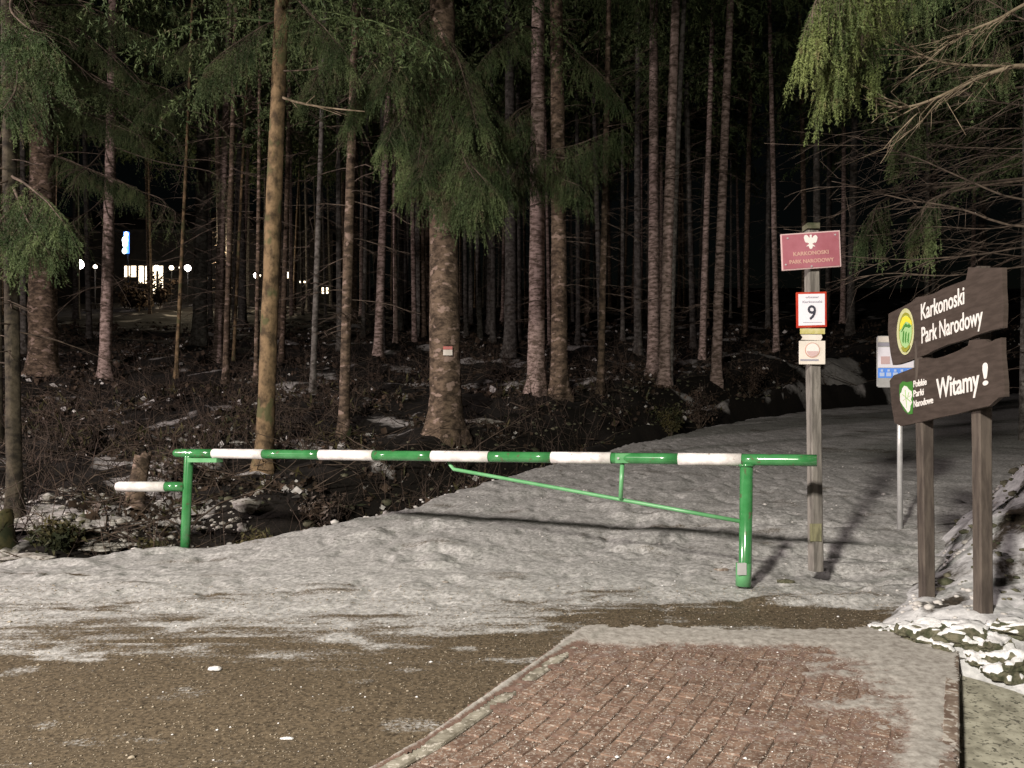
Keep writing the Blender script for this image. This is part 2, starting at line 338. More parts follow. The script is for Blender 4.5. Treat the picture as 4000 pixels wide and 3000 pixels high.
# --- road
def snow_road(X, Y, Z):
    n = fbm(X * .55, Y * 3.0, 71, 5, .6); n2 = fbm(X * 2, Y * 6, 73, 4)
    a = sstep(4.7, 7.4, Y + 1.9 * (n - .5) - .02 * X) * 1.05
    a = a + .22 * sstep(.5, .72, fbm(X * .8, Y * 2.6, 79, 4)) * sstep(5.8, 5.0, Y) * sstep(0, -2.2, X)
    a = a + .45 * (n2 - .5) + 1.25 * (fbm(X * 1.6, Y * 17, 74, 5, .6) - .5) * sstep(4.6, 5.6, Y) * (1 - .6 * sstep(6.6, 8, Y))
    a = a - (.45 + .8 * fbm(X * 1.4, Y * 5, 75, 4)) * .8 * np.exp(-((Y - 6.02 - .03 * X) / .42) ** 2) * sstep(-.2, .8, X) * sstep(3.4, 2.5, X)     # bare strip before the post
    a = a - .7 * np.exp(-((Y - 7.35 + .25 * (X + 4)) / .07) ** 2) * sstep(-3.6, -4.0, X)
    a = a - .45 * sstep(.55, .75, fbm(X * 1.1, Y * 3.4, 77, 4)) 
    a = a + .35 * sstep(.6, .75, fbm(X * 3.3, Y * 5.0, 78, 3))
    a = a - .18 * np.clip((Y - 9) / 20, 0, 1)
    return a
def keep_road(X, Y, Z):
    u, v = PAVE(X, Y)
    inpave = (v > .0) & (v < 2.25) & (Y < 5.45)
    right = (v > 2.2) & (Y < 5.2)
    return (s_left(X, Y) > -99) & (s_left(X, Y) < .9) & (s_right(X, Y) < .6) & ~inpave & ~right
def zroad(X, Y):
    s = s_left(X, Y)
    return road_z(X, Y) - 1.2 * np.clip(s, 0, 1.2) - .25 * sstep(-.12, .03, s) 
sheet('road', xspace(-16, 34, -5.2, 4.6, .035, 1.035), geom(2.6, 40, 1.0055), zroad, M['road'], keep_road, snow_road)
# --- forest floor
def snow_floor(X, Y, Z):
    n = fbm(X * .9, Y * .9, 81, 5)
    a = -.25 + 1.0 * sstep(.58, .70, n)
    a = a + .95 * sstep(-5.0, -6.0, X) * sstep(11.0, 9.4, Y) * sstep(.38, .6, fbm(X * 2.5, Y * 2.5, 83, 4))
    return a
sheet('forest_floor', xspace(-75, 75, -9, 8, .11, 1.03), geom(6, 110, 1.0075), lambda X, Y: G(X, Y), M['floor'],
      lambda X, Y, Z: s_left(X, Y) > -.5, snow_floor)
# --- snowy bank on the right
def snow_bank(X, Y, Z):
    n = fbm(X * 2.2 + Y * 1.4, (Y - X) * 3.6, 91, 4); n2 = fbm(X * .9, Y * .9, 93, 3)
    return .82 + 1.9 * (n - .56) + .8 * (n2 - .5)
sheet('snow_bank', xspace(1.5, 75, 2.0, 6.5, .04, 1.045), geom(2.8, 90, 1.009), bank_z, M['bank'],
      lambda X, Y, Z: (s_right(X, Y) > -.35), snow_bank)
# --- sunken slab on the right of the pavement
kind_slab = sheet('sunken_concrete_slab', np.arange(1.0, 5.6, .06), np.arange(2.4, 5.7, .06),
                  lambda X, Y: -.19 + .125 * (Y - 3.5) + .012 * (fbm(X * 5, Y * 5, 101, 3) - .5), M['slab'],
                  lambda X, Y, Z: (PAVE(X, Y)[1] > 2.22))

# ------------------------------------------------------------------ brick pavement with kerbs
pav = MB()
U = Vector((.4857, .874, 0)); Vv = Vector((.874, -.4857, 0)); O = Vector((-.565, 3.69, 0))
def pv(u, v, dz=0):
    p = O + U * u + Vv * v; return Vector((p.x, p.y, float(R0(p.y)) + dz))
rows = 30
V = []; 
for i in range(rows + 1):
    for j in range(2):
        v = j * 2.21 ; ylo, yhi = 2.7, 5.5
        y = ylo + (yhi - ylo) * i / rows
        u = (y - 3.69 + .4857 * v) / .874
        V.append(pv(u, v, .0045))
pav.add([tuple(p) for p in V], [(2 * i, 2 * i + 1, 2 * i + 3, 2 * i + 2) for i in range(rows)])
pavement = kind(pav.obj('pavement', M['brickbase']), 'structure')
def brick_mesh(name, l, wd, h, m, b=.006, seed=0):
    bm = bmesh.new(); bmesh.ops.create_cube(bm, size=1)
    rr = random.Random(seed)
    for v in bm.verts: v.co = Vector((v.co.x * l, v.co.y * wd, v.co.z * h))
    bmesh.ops.bevel(bm, geom=[e for e in bm.edges if e.verts[0].co.z > 0 and e.verts[1].co.z > 0], offset=b, segments=1, affect='EDGES')
    for v in bm.verts: v.co += Vector([rr.uniform(-.0015, .0015) for _ in range(3)])
    me = bpy.data.meshes.new(name); bm.to_mesh(me); bm.free(); me.materials.append(m); return me
BR = [brick_mesh('brick', .194, .094, .06, M['brick'], seed=k) for k in range(4)]
def orient(o, p, ang_u, extra=0):
    sl = .0825 if p.y > 4 else 0.0
    n = Vector((random.uniform(-.012, .012), -sl + random.uniform(-.012, .012), 1)).normalized()
    u = (U + Vector((0, 0, U.y * sl))).normalized(); vv = n.cross(u).normalized(); u = vv.cross(n)
    o.rotation_euler = Matrix((u, vv, n)).transposed().to_euler(); o.location = p
nb = 0
for r in range(22):
    v = .13 + r * .1005
    off = .1 if r % 2 else 0
    if v > 2.17: continue
    k = -12
    while k < 24:
        u = k * .2 + off + .0; p = pv(u, v); k += 1
        if p.y < 3.02 or p.y > 5.5: continue
        o = bpy.data.objects.new('brick', BR[(k + r) % 4]); COL.objects.link(o); o.parent = pavement
        orient(o, p + Vector((0, 0, -.03 + .012 + random.uniform(-.0025, .0025))), 0); nb += 1
KL = brick_mesh('kerb_stone', .985, .11, .14, M['kerb'], .01, 3)
KR = brick_mesh('kerb_stone', .985, .075, .34, M['kerb_red'], .008, 5)
for k in range(-1, 3):
    p = pv(-.35 + k * .99, .02)
    if p.y > 5.75: continue
    o = bpy.data.objects.new('kerb_stone', KL); COL.objects.link(o); o.parent = pavement
    orient(o, p + Vector((0, 0, -.052)), 0)
for k in range(0, 4):
    p = pv(.05 + k * .99 - .25, 2.245)
    if p.y > 5.4: continue
    o = bpy.data.objects.new('kerb_stone', KR); COL.objects.link(o); o.parent = pavement
    orient(o, p + Vector((0, 0, -.15 + random.uniform(-.004, .004))), 0)
# frost and trodden snow lying on the pavement: a sheet that surfaces where the cover is thick enough
def cover(X, Y):
    u, v = PAVE(X, Y)
    n = fbm(X * 1.6, Y * 3.6, 111, 5, .6); n2 = fbm(X * 11, Y * 15, 113, 5, .75)
    c = -.31 + sstep(3.9, 5.6, Y + .9 * (n - .5)) * .34 + sstep(1.1, 2.3, v + .7 * (n - .5)) * .42 + .80 * (n2 - .5) + .40 * (n - .5)
    c = c + .5 * np.exp(-((v - 2.14) / .08) ** 2) + .5 * sstep(5.32, 5.55, Y) + .62 * np.exp(-((v + .032) / .022) ** 2) - .16 * np.exp(-((v - .03) / .05) ** 2) + .3 * sstep(1.6, 2.3, v) * sstep(4.3, 5.0, Y)
    return c
xs = np.arange(-1.2, 3.4, .018); ys = np.arange(2.9, 6.1, .018)
def zc(X, Y): 
    u, v = PAVE(X, Y); c = cover(X, Y)
    top = R0(Y) + .0115 + .014 * sstep(.11, .06, v) * sstep(-.07, -.03, v)
    return top + np.clip(c, -.4, .5) * .028
def keepc(X, Y, Z):
    u, v = PAVE(X, Y); return (cover(X, Y) > -.12) & (v > -.065) & (v < 2.28 - .03 * vnoise(X * 9, Y * 9, 5)) & (Y < 5.48 + .42 * fbm(X * 1.1 + 3, X * 0 + .5, 131, 3) + .10 * fbm(X * 9, Y * 9, 133, 3))
M['frostmix'] = attr_mix(mat('trodden_frost_on_brick', (.3, .3, .3), rough=.85, bump=.006, bump_scale=60), 'snow', ((.125, .078, .062), (.22, .145, .116)), ((.22, .20, .18), (.46, .44, .41)), 60, .8, hi_scale=20)
fr = sheet('trodden_frost', xs, ys, zc, M['frostmix'], keepc, lambda X, Y, Z: .12 + 1.5 * (cover(X, Y) + .12)); fr['kind'] = 'stuff'
tag(fr, 'patchy trodden snow and frost lying on the red brick pavement', 'snow')

# ------------------------------------------------------------------ barrier
def depth_boom(px): return 1 / (.10989 + (px - 738) * 1.64e-5)
zb = 1.5 + (HORIZ - 1797) / F_PX * depth_boom(3000)
def boom_pt(px, dy=0):
    y = depth_boom(px); py = 1770 + (px - 690) / 2500 * 29 + dy
    return P(px, py, y)
bar = thing('road_barrier', 'green and white striped swing barrier across the snowy road between two green posts', 'barrier', P(2910, 2273, 6.87))
def tube_part(name, pts, rad, m, parent, sides=24, cap=True, smooth=True):
    mb = MB(); mb.tube(pts, rad, sides, cap); o = mb.obj(name, m, parent)
    es = o.modifiers.new('split', 'EDGE_SPLIT') if False else None
    for p in o.data.polygons:
        if len(p.vertices) == 3: p.use_smooth = False
    return o
cuts = [680, 835, 1030, 1250, 1460, 1688, 1911, 2155, 2388, 2650, 2897, 3191]
for k, (a, b) in enumerate(zip(cuts[:-1], cuts[1:])):
    pa, pb = boom_pt(a), boom_pt(b); n = max(3, int((pb - pa).length / .15)); wh = k % 2 == 1
    if k == 0: pts = [pa.lerp(pb, t) for t in (0, .02, .05, .1, .5, 1)]; rad = [.018, .036, .045, .05, .05, .05]
    else: pts = [pa.lerp(pb, t / n) for t in range(n + 1)]; rad = .0535 if wh else .05
    tube_part('white_band' if wh else 'boom_section', pts, rad, M['white'] if wh else M['green'], bar)
tube_part('brace', [P(1753, 1806, 8.0), P(1762, 1820, 7.98), P(1773, 1833, 7.95), P(1800, 1838, 7.92)] + [P(1800 + (2895 - 1800) * t, 1838 + (2037 - 1838) * t, 7.92 + (depth_boom(2895) - 7.92) * t) for t in (.25, .5, .75, 1)], .018, M['greenthin'], bar, 12)
ys_ = depth_boom(2427)
tube_part('strut', [P(2431, 1812, ys_), P(2424, 1948, ys_ + .01)], .02, M['greenthin'], bar, 12)
mb = MB(); mb.box(P(2436, 1790, ys_ - .052), .15, .012, .085); mb.obj('gusset_plate', M['greenthin'], bar, False)
for dx_ in (-22, 22):
    q = P(2436 + dx_, 1790, ys_ - .058); tube_part('bolt', [q, q + Vector((0, -.012, 0))], .011, M['metal'], bar, 8)
lp = thing('barrier_post', 'left green post of the barrier with a short white tipped side bar', 'post', P(723, 2150, 9.1))
tube_part('post_tube', [P(722, 2165, 9.1), P(726, 2050, 9.1), P(738, 1784, 9.1), P(738, 1776, 9.1)], [.052, .052, .05, .044], M['green'], lp)
tube_part('side_bar', [P(645, 1901, 9.13), P(722, 1901, 9.1)], .055, M['green'], lp)
tube_part('side_bar_tip', [P(452, 1900, 9.2), P(455, 1900, 9.2), P(466, 1900, 9.2), P(500, 1901, 9.19), P(648, 1901, 9.13)], [.03, .045, .056, .058, .058], M['white'], lp)
mb = MB(); a, b = P(745, 1797, 9.04), P(858, 1798, 8.95); c = (a + b) / 2
mb.box(c, (b - a).length, .12, .045, Matrix.Rotation(math.atan2(b.y - a.y, b.x - a.x), 4, 'Z')); mb.obj('rest_bracket', M['greenthin'], lp, False)
rp = thing('barrier_post', 'right green barrier post with a lock box near its foot, nearest the camera', 'post', P(2910, 2273, 6.87))
tube_part('post_tube', [P(2908, 2290, 6.87), P(2910, 2273, 6.87), P(2916, 1820, 6.87)], .054, M['green'], rp)
tube_part('base_sleeve', [P(2903, 2288, 6.85), P(2905, 2200, 6.85)], .064, M['greenthin'], rp)
mb = MB(); mb.box(P(2898, 2222, 6.79), .07, .03, .10); mb.obj('lock_box', M['metal'], rp, False)
tube_part('top_collar', [P(2916, 1822, 6.87), P(2916, 1812, 6.87)], .066, M['green'], rp)

# ------------------------------------------------------------------ flat things built on a plane: board(), text, shapes
def poly_plate(name, pts, depth, m, parent, nrm, bevel=0):
    """thick plate from an outline of world points; depth grows away from the viewer along -nrm"""
    bm = bmesh.new(); vs = [bm.verts.new(p) for p in pts]; f = bm.faces.new(vs)
    r = bmesh.ops.extrude_face_region(bm, geom=[f])
    for v in [g for g in r['geom'] if isinstance(g, bmesh.types.BMVert)]: v.co -= nrm * depth
    bmesh.ops.recalc_face_normals(bm, faces=bm.faces)
    if bevel: bmesh.ops.bevel(bm, geom=list(bm.edges), offset=bevel, segments=2, affect='EDGES')
    me = bpy.data.meshes.new(name); bm.to_mesh(me); bm.free(); me.materials.append(m); return link(name, me, parent)
class Plane:
    def __init__(s, org, ux, n): s.o = Vector(org); s.u = Vector(ux).normalized(); s.n = Vector(n).normalized(); s.v = s.n.cross(s.u).normalized()
    def hit(s, px, py, off=0):
        d = P(px, py, 1) - Vector((0, 0, EYE)); o = s.o + s.n * off
        t = (o - Vector((0, 0, EYE))).dot(s.n) / d.dot(s.n); return Vector((0, 0, EYE)) + d * t
    def loc(s, p): q = p - s.o; return q.dot(s.u), q.dot(s.v)
    def at(s, a, b, off=0): return s.o + s.u * a + s.v * b + s.n * off
def text_on(name, body, plane, p0, p1, h, m, parent, off=.004, depth=.002, bold=0, fit=True):
    """text whose baseline runs p0 -> p1 (plane coords), cap height h"""
    c = bpy.data.curves.new(name, 'FONT'); c.body = body; c.size = 1; c.extrude = depth; c.offset = bold; c.resolution_u = 3
    o = bpy.data.objects.new(name, c); COL.objects.link(o); bpy.context.view_layer.update()
    me = bpy.data.meshes.new_from_object(o.evaluated_get(bpy.context.evaluated_depsgraph_get())); bpy.data.objects.remove(o)
    co = np.zeros(len(me.vertices) * 3); me.vertices.foreach_get('co', co); co = co.reshape(-1, 3)
    x0, x1 = co[:, 0].min(), co[:, 0].max(); L = math.hypot(p1[0] - p0[0], p1[1] - p0[1])
    sx = L / (x1 - x0); sy = h / .70; ca, sa = (p1[0] - p0[0]) / L, (p1[1] - p0[1]) / L
    X = (co[:, 0] - x0) * sx; Y = co[:, 1] * sy
    A = p0[0] + X * ca - Y * sa; B = p0[1] + X * sa + Y * ca
    W = np.array(plane.o)[None] + A[:, None] * np.array(plane.u) + B[:, None] * np.array(plane.v) + (off + co[:, 2:3]) * np.array(plane.n)
    me.vertices.foreach_set('co', W.ravel()); me.update(); me.materials.clear(); me.materials.append(m); me.name = name
    return link(name, me, parent)
def ellipse(plane, ca, cb, ra, rb, n=28, off=0): return [plane.at(ca + ra * math.cos(t * 2 * math.pi / n), cb + rb * math.sin(t * 2 * math.pi / n), off) for t in range(n)]

# --- maroon plaque, number sign, plates on the grey pole
pole = thing('sign_pole', 'weathered grey square post standing just behind the right end of the barrier', 'post', P(3186, 2206, 7.32))
def square_post(name, a, b, wd, m, parent, yaw=0, seed=0, dp=None):
    mb = MB(); a = Vector(a); b = Vector(b); n = 8; dp = dp or wd; V = []; rr = random.Random(seed)
    cs = [(-1, -.8), (-.8, -1), (.8, -1), (1, -.8), (1, .8), (.8, 1), (-.8, 1), (-1, .8)]
    for k in range(n + 1):
        c = a.lerp(b, k / n); j = rr.uniform(-.002, .002)
        for (x, y) in cs:
            x *= wd / 2 + j; y *= dp / 2 + j
            V.append((c.x + x * math.cos(yaw) - y * math.sin(yaw), c.y + x * math.sin(yaw) + y * math.cos(yaw), c.z))
    Q = [(k * 8 + i, k * 8 + (i + 1) % 8, k * 8 + 8 + (i + 1) % 8, k * 8 + 8 + i) for k in range(n) for i in range(8)]
    V.append(tuple(b)); T = [(n * 8 + i, n * 8 + (i + 1) % 8, len(V) - 1) for i in range(8)]
    mb.add(V, Q, T); return mb.obj(name, m, parent, False)
square_post('post_shaft', P(3187, 2230, 7.32), P(3169, 882, 7.32), .104, M['greywood'], pole, .12)
mb = MB(); mb.box(P(3168, 888, 7.30), .112, .13, .05); mb.obj('post_cap', M['rock'], pole, False)
mb = MB(); mb.box(P(3186, 2080, 7.265), .104, .012, .16); mb.obj('moss_patch', M['mosswood'], pole, False)
p9 = Plane(P(3170, 980, 7.22), (1, .05, 0), (.05, -1, .03)); 
plq = thing('park_plaque', 'tilted maroon enamel plaque with white eagle at the top of the grey post', 'sign', P(3168, 980, 7.22))
c4 = [(3049, 915), (3281, 899), (3287, 1041), (3055, 1058)]
poly_plate('plaque_plate', [p9.hit(*c) for c in reversed(c4)], .012, M['palepink'], plq, p9.n, .003)
def inset(c4, k): 
    cx = sum(c[0] for c in c4) / 4; cy = sum(c[1] for c in c4) / 4
    return [(cx + (x - cx) * (1 - k), cy + (y - cy) * (1 - k * 1.5)) for x, y in c4]
poly_plate('plaque_face', [p9.hit(*c, .004) for c in reversed(inset(c4, .045))], .005, M['maroon'], plq, p9.n)
EG = [(.02, 1), (.13, .97), (.15, .86), (.12, .72), (.16, .58), (.26, .62), (.38, .84), (.62, .98), (.84, .86), (.92, .6), (.86, .36), (.80, .12), (.68, -.06), (.58, -.14), (.52, .0), (.42, -.16), (.30, -.12), (.22, -.28), (.46, -.44), (.60, -.62), (.38, -.60), (.26, -.52), (.24, -.74), (.12, -.92), (0, -.96)]
EG = EG + [(-x, y) for x, y in EG[::-1][1:]]
ca, cb = p9.loc(p9.hit(3166, 946))
poly_plate('eagle_emblem', [p9.at(ca + x * .068, cb + y * .066, .007) for x, y in EG[::-1]], .002, M['lettering'], plq, p9.n)
a = p9.loc(p9.hit(3099, 1001)); b = p9.loc(p9.hit(3236, 991)); text_on('plaque_lettering', 'KARKONOSKI', p9, a, b, .034, M['plaque_text'], plq, .006, .001, .02)
a = p9.loc(p9.hit(3084, 1032)); b = p9.loc(p9.hit(3257, 1021)); text_on('plaque_lettering', 'PARK NARODOWY', p9, a, b, .034, M['plaque_text'], plq, .006, .001, .02)
for (x, y) in ((3076, 931), (3262, 917), (3069, 1034), (3170, 1040)):
    q = p9.hit(x, y, .006); tube_part('screw', [q, q + p9.n * .005], .008, M['metal'], plq, 10)
nine = thing('number_sign', 'square white sign with a black 9 and red border, below the maroon plaque', 'sign', P(3170, 1208, 7.23))
pn = Plane(P(3170, 1208, 7.23), (1, .03, 0), (.03, -1, 0))
c4 = [(3110, 1142), (3229, 1139), (3230, 1277), (3112, 1281)]
poly_plate('sign_border', [pn.hit(*c) for c in reversed(c4)], .012, M['red'], nine, pn.n, .002)
c5 = [(3119, 1149), (3222, 1147), (3222, 1269), (3120, 1272)]
poly_plate('sign_face', [pn.hit(*c, .003) for c in reversed(c5)], .004, M['paper'], nine, pn.n)
text_on('number_nine', '9', pn, pn.loc(pn.hit(3154, 1248)), pn.loc(pn.hit(3187, 1248)), .128, M['ink'], nine, .005, .001, .012)
text_on('sign_lettering', 'obszar', pn, pn.loc(pn.hit(3146, 1165)), pn.loc(pn.hit(3199, 1164)), .018, M['greyink'], nine, .005, .001, .01)
text_on('sign_lettering', 'Karkonoski', pn, pn.loc(pn.hit(3134, 1184)), pn.loc(pn.hit(3210, 1182)), .020, M['greyink'], nine, .005, .001, .01)
mb = MB(); q1 = pn.loc(pn.hit(3136, 1260)); q2 = pn.loc(pn.hit(3210, 1259))
poly_plate('printed_rule', [pn.at(q1[0], q1[1] - .002, .005), pn.at(q2[0], q2[1] - .002, .005), pn.at(q2[0], q2[1] + .002, .005), pn.at(q1[0], q1[1] + .002, .005)], .0012, M['greyink'], nine, pn.n)
def plate(px0, py0, px1, py1, name, m, parent, pl, off=0, d=.008, bev=.002):
    return poly_plate(name, [pl.hit(*c, off) for c in ((px0, py1), (px1, py1), (px1, py0), (px0, py0))], d, m, parent, pl.n, bev)
yl = thing('yellow_plate', 'narrow faded yellow plate squeezed just under the number sign', 'sign', P(3173, 1295, 7.24))
plate(3126, 1283, 3223, 1305, 'plate_face', M['yellow'], yl, pn)
gp = thing('bent_grey_plate', 'crumpled pale grey plate between the yellow plate and the square disc sign', 'sign', P(3173, 1318, 7.24))
poly_plate('plate_face', [pn.hit(*c) for c in ((3129, 1327), (3206, 1330), (3213, 1318), (3209, 1307), (3128, 1307), (3136, 1318))], .007, M['cream'], gp, pn.n)
ds = thing('disc_sign', 'lowest square cream plate on the grey post with a white half orange disc', 'sign', P(3173, 1375, 7.23))
plate(3122, 1331, 3224, 1423, 'plate_face', M['cream'], ds, pn, .002, .01)
ca, cb = pn.loc(pn.hit(3173, 1368)); rr = .069
def disc(nm, c, r, m, par, pl, off, n=28): return poly_plate(nm, [pl.at(c[0] + r * math.cos(t * 2 * math.pi / n), c[1] + r * math.sin(t * 2 * math.pi / n), off) for t in range(n)], .0015, m, par, pl.n)
disc('disc_ring', (ca, cb), rr, M['plaque_text'], ds, pn, .004); disc('disc_face', (ca, cb + .002), rr * .86, M['lettering'], ds, pn, .006)
sg = [pn.at(ca + rr * .8 * math.cos(t), cb + rr * .8 * math.sin(t), .008) for t in np.linspace(math.pi * 1.05, math.pi * 1.95, 12)]
poly_plate('disc_hill', sg, .0015, M['palepink'], ds, pn.n)
plate(3126, 1403, 3198, 1410, 'printed_strip', M['greyink'], ds, pn, .004, .0015, 0)

# --- blue and white board behind the wooden sign
bb = thing('information_board', 'white information board with blue band on a thin pole, half hidden by the wooden sign', 'sign', P(3518, 2061, 9.3))
pb = Plane(P(3500, 1410, 9.25), (1, 0, 0), (0, -1, 0))
c6 = [(3432, 1312), (3566, 1312), (3572, 1318), (3572, 1508), (3566, 1513), (3434, 1513), (3427, 1508), (3427, 1318)]
poly_plate('board_panel', [pb.hit(*c) for c in reversed(c6)], .02, M['metal'], bb, pb.n)
def bpl(nm, x0, y0, x1, y1, m, off): plate(x0, y0, x1, y1, nm, m, bb, pb, off, .003, 0)
bpl('white_sheet', 3430, 1356, 3569, 1436, M['paper'], .004); bpl('header_sheet', 3430, 1314, 3569, 1336, M['cream'], .004)
bpl('grey_strip', 3430, 1339, 3569, 1352, M['greyink'], .004); bpl('printed_block', 3441, 1392, 3476, 1422, M['palepink'], .008)
bpl('blue_band', 3430, 1438, 3569, 1476, M['blue'], .004)
for k in range(5):
    x = 3441 + k * 26; bpl('blue_print', x, 1443, x + 9, 1452, M['lightblue'], .008); bpl('blue_print', x - 4, 1455, x + 14, 1470, M['lightblue'], .008)
tube_part('board_pole', [P(3516, 2085, 9.3), P(3514, 1360, 9.3)], .030, M['metal'], bb, 16)

# --- big wooden welcome sign
SX = Plane((3.19, 6.1, 1.0), (-.03, -1, 0), (-1, .03, 0))      # face looks to the left, runs toward the viewer
sign = thing('welcome_sign', 'large rough brown wooden park sign of two boards with white lettering on two square posts', 'sign', (3.19, 5.8, .27))
def hitp(x, y, off=0): return SX.hit(3380 + x / 2.369, 1000 + y / 2.369, off)
up = [(215, 535), (330, 478), (420, 430), (470, 385), (560, 368), (640, 345), (720, 300), (820, 262), (930, 222), (945, 150), (952, 105), (1080, 112), (1180, 108), (1268, 108), (1270, 300), (1280, 450), (1278, 560), (1272, 665), (1160, 690), (1020, 735), (950, 765), (870, 790), (760, 820), (640, 870), (560, 915), (470, 945), (380, 980), (300, 1005), (255, 1010), (232, 900), (210, 700)]
lo = [(225, 1155), (262, 1105), (380, 1060), (455, 1030), (460, 960), (560, 940), (640, 950), (720, 930), (840, 885), (950, 830), (960, 780), (1100, 770), (1150, 800), (1205, 770), (1260, 755), (1262, 900), (1288, 1180), (1290, 1300), (1235, 1310), (1150, 1385), (1000, 1420), (850, 1460), (700, 1490), (540, 1530), (400, 1560), (330, 1575), (270, 1545), (245, 1400)]
DEP = .03
poly_plate('upper_board', [hitp(*c) for c in reversed(up)], DEP, M['plank'], sign, SX.n)
poly_plate('lower_board', [hitp(*c, -.002) for c in reversed(lo)], DEP, M['plank'], sign, SX.n)
def sp(x, y): return SX.loc(hitp(x, y))
text_on('lettering', 'Karkonoski', SX, sp(522, 592), sp(922, 440), .125, M['lettering'], sign, .004, .0015, .012)
text_on('lettering', 'Park Narodowy', SX, sp(527, 808), sp(1092, 628), .125, M['lettering'], sign, .004, .0015, .012)
text_on('lettering', 'Witamy', SX, sp(665, 1318), sp(1062, 1232), .145, M['lettering'], sign, .003, .0015, .02)
text_on('lettering', '!', SX, sp(1092, 1195), sp(1142, 1185), .145, M['lettering'], sign, .003, .0015, .02)
text_on('small_lettering', 'Polskie', SX, sp(450, 1215), sp(572, 1190), .052, M['lettering'], sign, .003, .0015, .02)
text_on('small_lettering', 'Parki', SX, sp(450, 1305), sp(545, 1285), .052, M['lettering'], sign, .003, .0015, .02)
text_on('small_lettering', 'Narodowe', SX, sp(452, 1400), sp(632, 1360), .052, M['lettering'], sign, .003, .0015, .02)
def shape(nm, pts, m, off): 
    poly_plate(nm, [hitp(x, y, off) for x, y in reversed(pts)], .002, m, sign, SX.n)
def ell(cx, cy, rx, ry, tilt=0, n=26): return [(cx + rx * math.cos(t) * math.cos(tilt) - ry * math.sin(t) * math.sin(tilt), cy + rx * math.cos(t) * math.sin(tilt) + ry * math.sin(t) * math.cos(tilt)) for t in np.linspace(0, 2 * math.pi, n, endpoint=False)]
shape('emblem_disc', ell(370, 700, 79, 216, .02), M['emb_rim'], .004)
shape('emblem_ring', ell(372, 690, 62, 168, .02), M['emb_olive'], .007)
shape('emblem_field', ell(372, 700, 56, 150, .02), M['emb_mint'], .010)
shape('emblem_sun', [(318, 690), (325, 620), (345, 570), (375, 552), (402, 570), (425, 600), (428, 640), (400, 615), (375, 605), (350, 640), (335, 670)], M['emb_yellow'], .013)
shape('emblem_peak', [(330, 705), (352, 650), (372, 622), (392, 640), (402, 625), (420, 650), (402, 665), (385, 655), (365, 655), (345, 690)], M['emb_green'], .013)
for k, x in enumerate((350, 372, 396)): shape('emblem_stroke', [(x - 8, 790), (x - 2, 700 + 10 * k), (x + 8, 690 + 8 * k), (x + 6, 750), (x + 2, 810)], M['emb_green'], .013)
shape('emblem_stroke', [(330, 850), (350, 835), (372, 862), (395, 830), (412, 825), (405, 855), (375, 890), (345, 880)], M['emb_olive'], .013)
shape('green_leaf_ground', [(318, 1190), (345, 1160), (385, 1168), (430, 1158), (440, 1200), (440, 1380), (436, 1460), (400, 1466), (360, 1430), (325, 1360), (314, 1270)], M['emb_green'], .003)
shape('white_leaf', [(342, 1225), (362, 1200), (385, 1210), (402, 1235), (425, 1250), (432, 1290), (420, 1330), (432, 1355), (415, 1390), (412, 1430), (395, 1450), (370, 1415), (345, 1380), (322, 1340), (322, 1275), (335, 1260)], M['lettering'], .006)
for (a, b, c, d) in ((340, 1280, 415, 1345), (365, 1240, 380, 1400), (345, 1340, 415, 1290), (400, 1260, 385, 1320)): 
    shape('leaf_vein', [(a, b), (a + 6, b - 2), (c + 4, d - 2), (c, d + 4)], M['emb_mint'], .009)
for (px0, pyb, pt, m0) in ((3622, 2372, 1600, .09), (3841, 2412, 1045, .09)):
    yy = 3.275 / ((px0 - 2000) / F_PX)
    lean = -14 if px0 < 3700 else -10
    b0 = P(px0, pyb + 30, yy); t0 = P(px0 + lean * (2372 - 1300) / 1000, pt if px0 > 3700 else 1330, yy)
    t0.z = b0.z + (t0.z - b0.z)
    square_post('sign_post', b0 + Vector((0, 0, -.05)), t0, .095, M['postwood'], sign, .03, int(px0), .10)

# ------------------------------------------------------------------ rocks, stones and lumps
def gnd(x, y):
    x = np.asarray(x, float); y = np.asarray(y, float); v = PAVE(x, y)[1]
    z = np.where((v > 2.25) & (y < 5.3), -.19 + .125 * (y - 3.5), np.where((v > 0) & (v < 2.25) & (y < 5.5), R0(y), road_z(x, y)))
    return np.where(s_right(x, y) > 0, np.maximum(bank_z(x, y), z), z)
def on_ground(px, py):
    ys_ = np.arange(2.8, 14, .02); x = (px - 2000) / F_PX * ys_; zr = EYE - (py - HORIZ) / F_PX * ys_
    m = gnd(x, ys_) >= zr; y = float(ys_[np.argmax(m)]); x = (px - 2000) / F_PX * y
    return Vector((x, y, float(gnd(np.array([x]), np.array([y]))[0])))
def rock_mesh(name, seed, m, sub=3, flat=.65, amp=.35, rough=0, cel=.08):
    bm = bmesh.new(); bmesh.ops.create_icosphere(bm, subdivisions=sub, radius=.5)
    from mathutils import noise as mn
    for v in bm.verts:
        n = mn.fractal(v.co * 2.2 + Vector((seed * 7.1, 3, seed)), 1, 2, 4); c = mn.cell(v.co * 2.5 + Vector((seed, 0, 0)))
        if rough:
            q = v.co.copy(); q = Vector([round(t * 2.6 + .37 * mn.noise(v.co * 3 + Vector((seed, k_, 0)))) / 2.6 for k_, t in enumerate(q)]); v.co = v.co.lerp(q, rough)
        v.co *= 1 + amp * n + cel * c; v.co.z *= flat
    me = bpy.data.meshes.new(name); bm.to_mesh(me); bm.free(); me.materials.append(m); return me
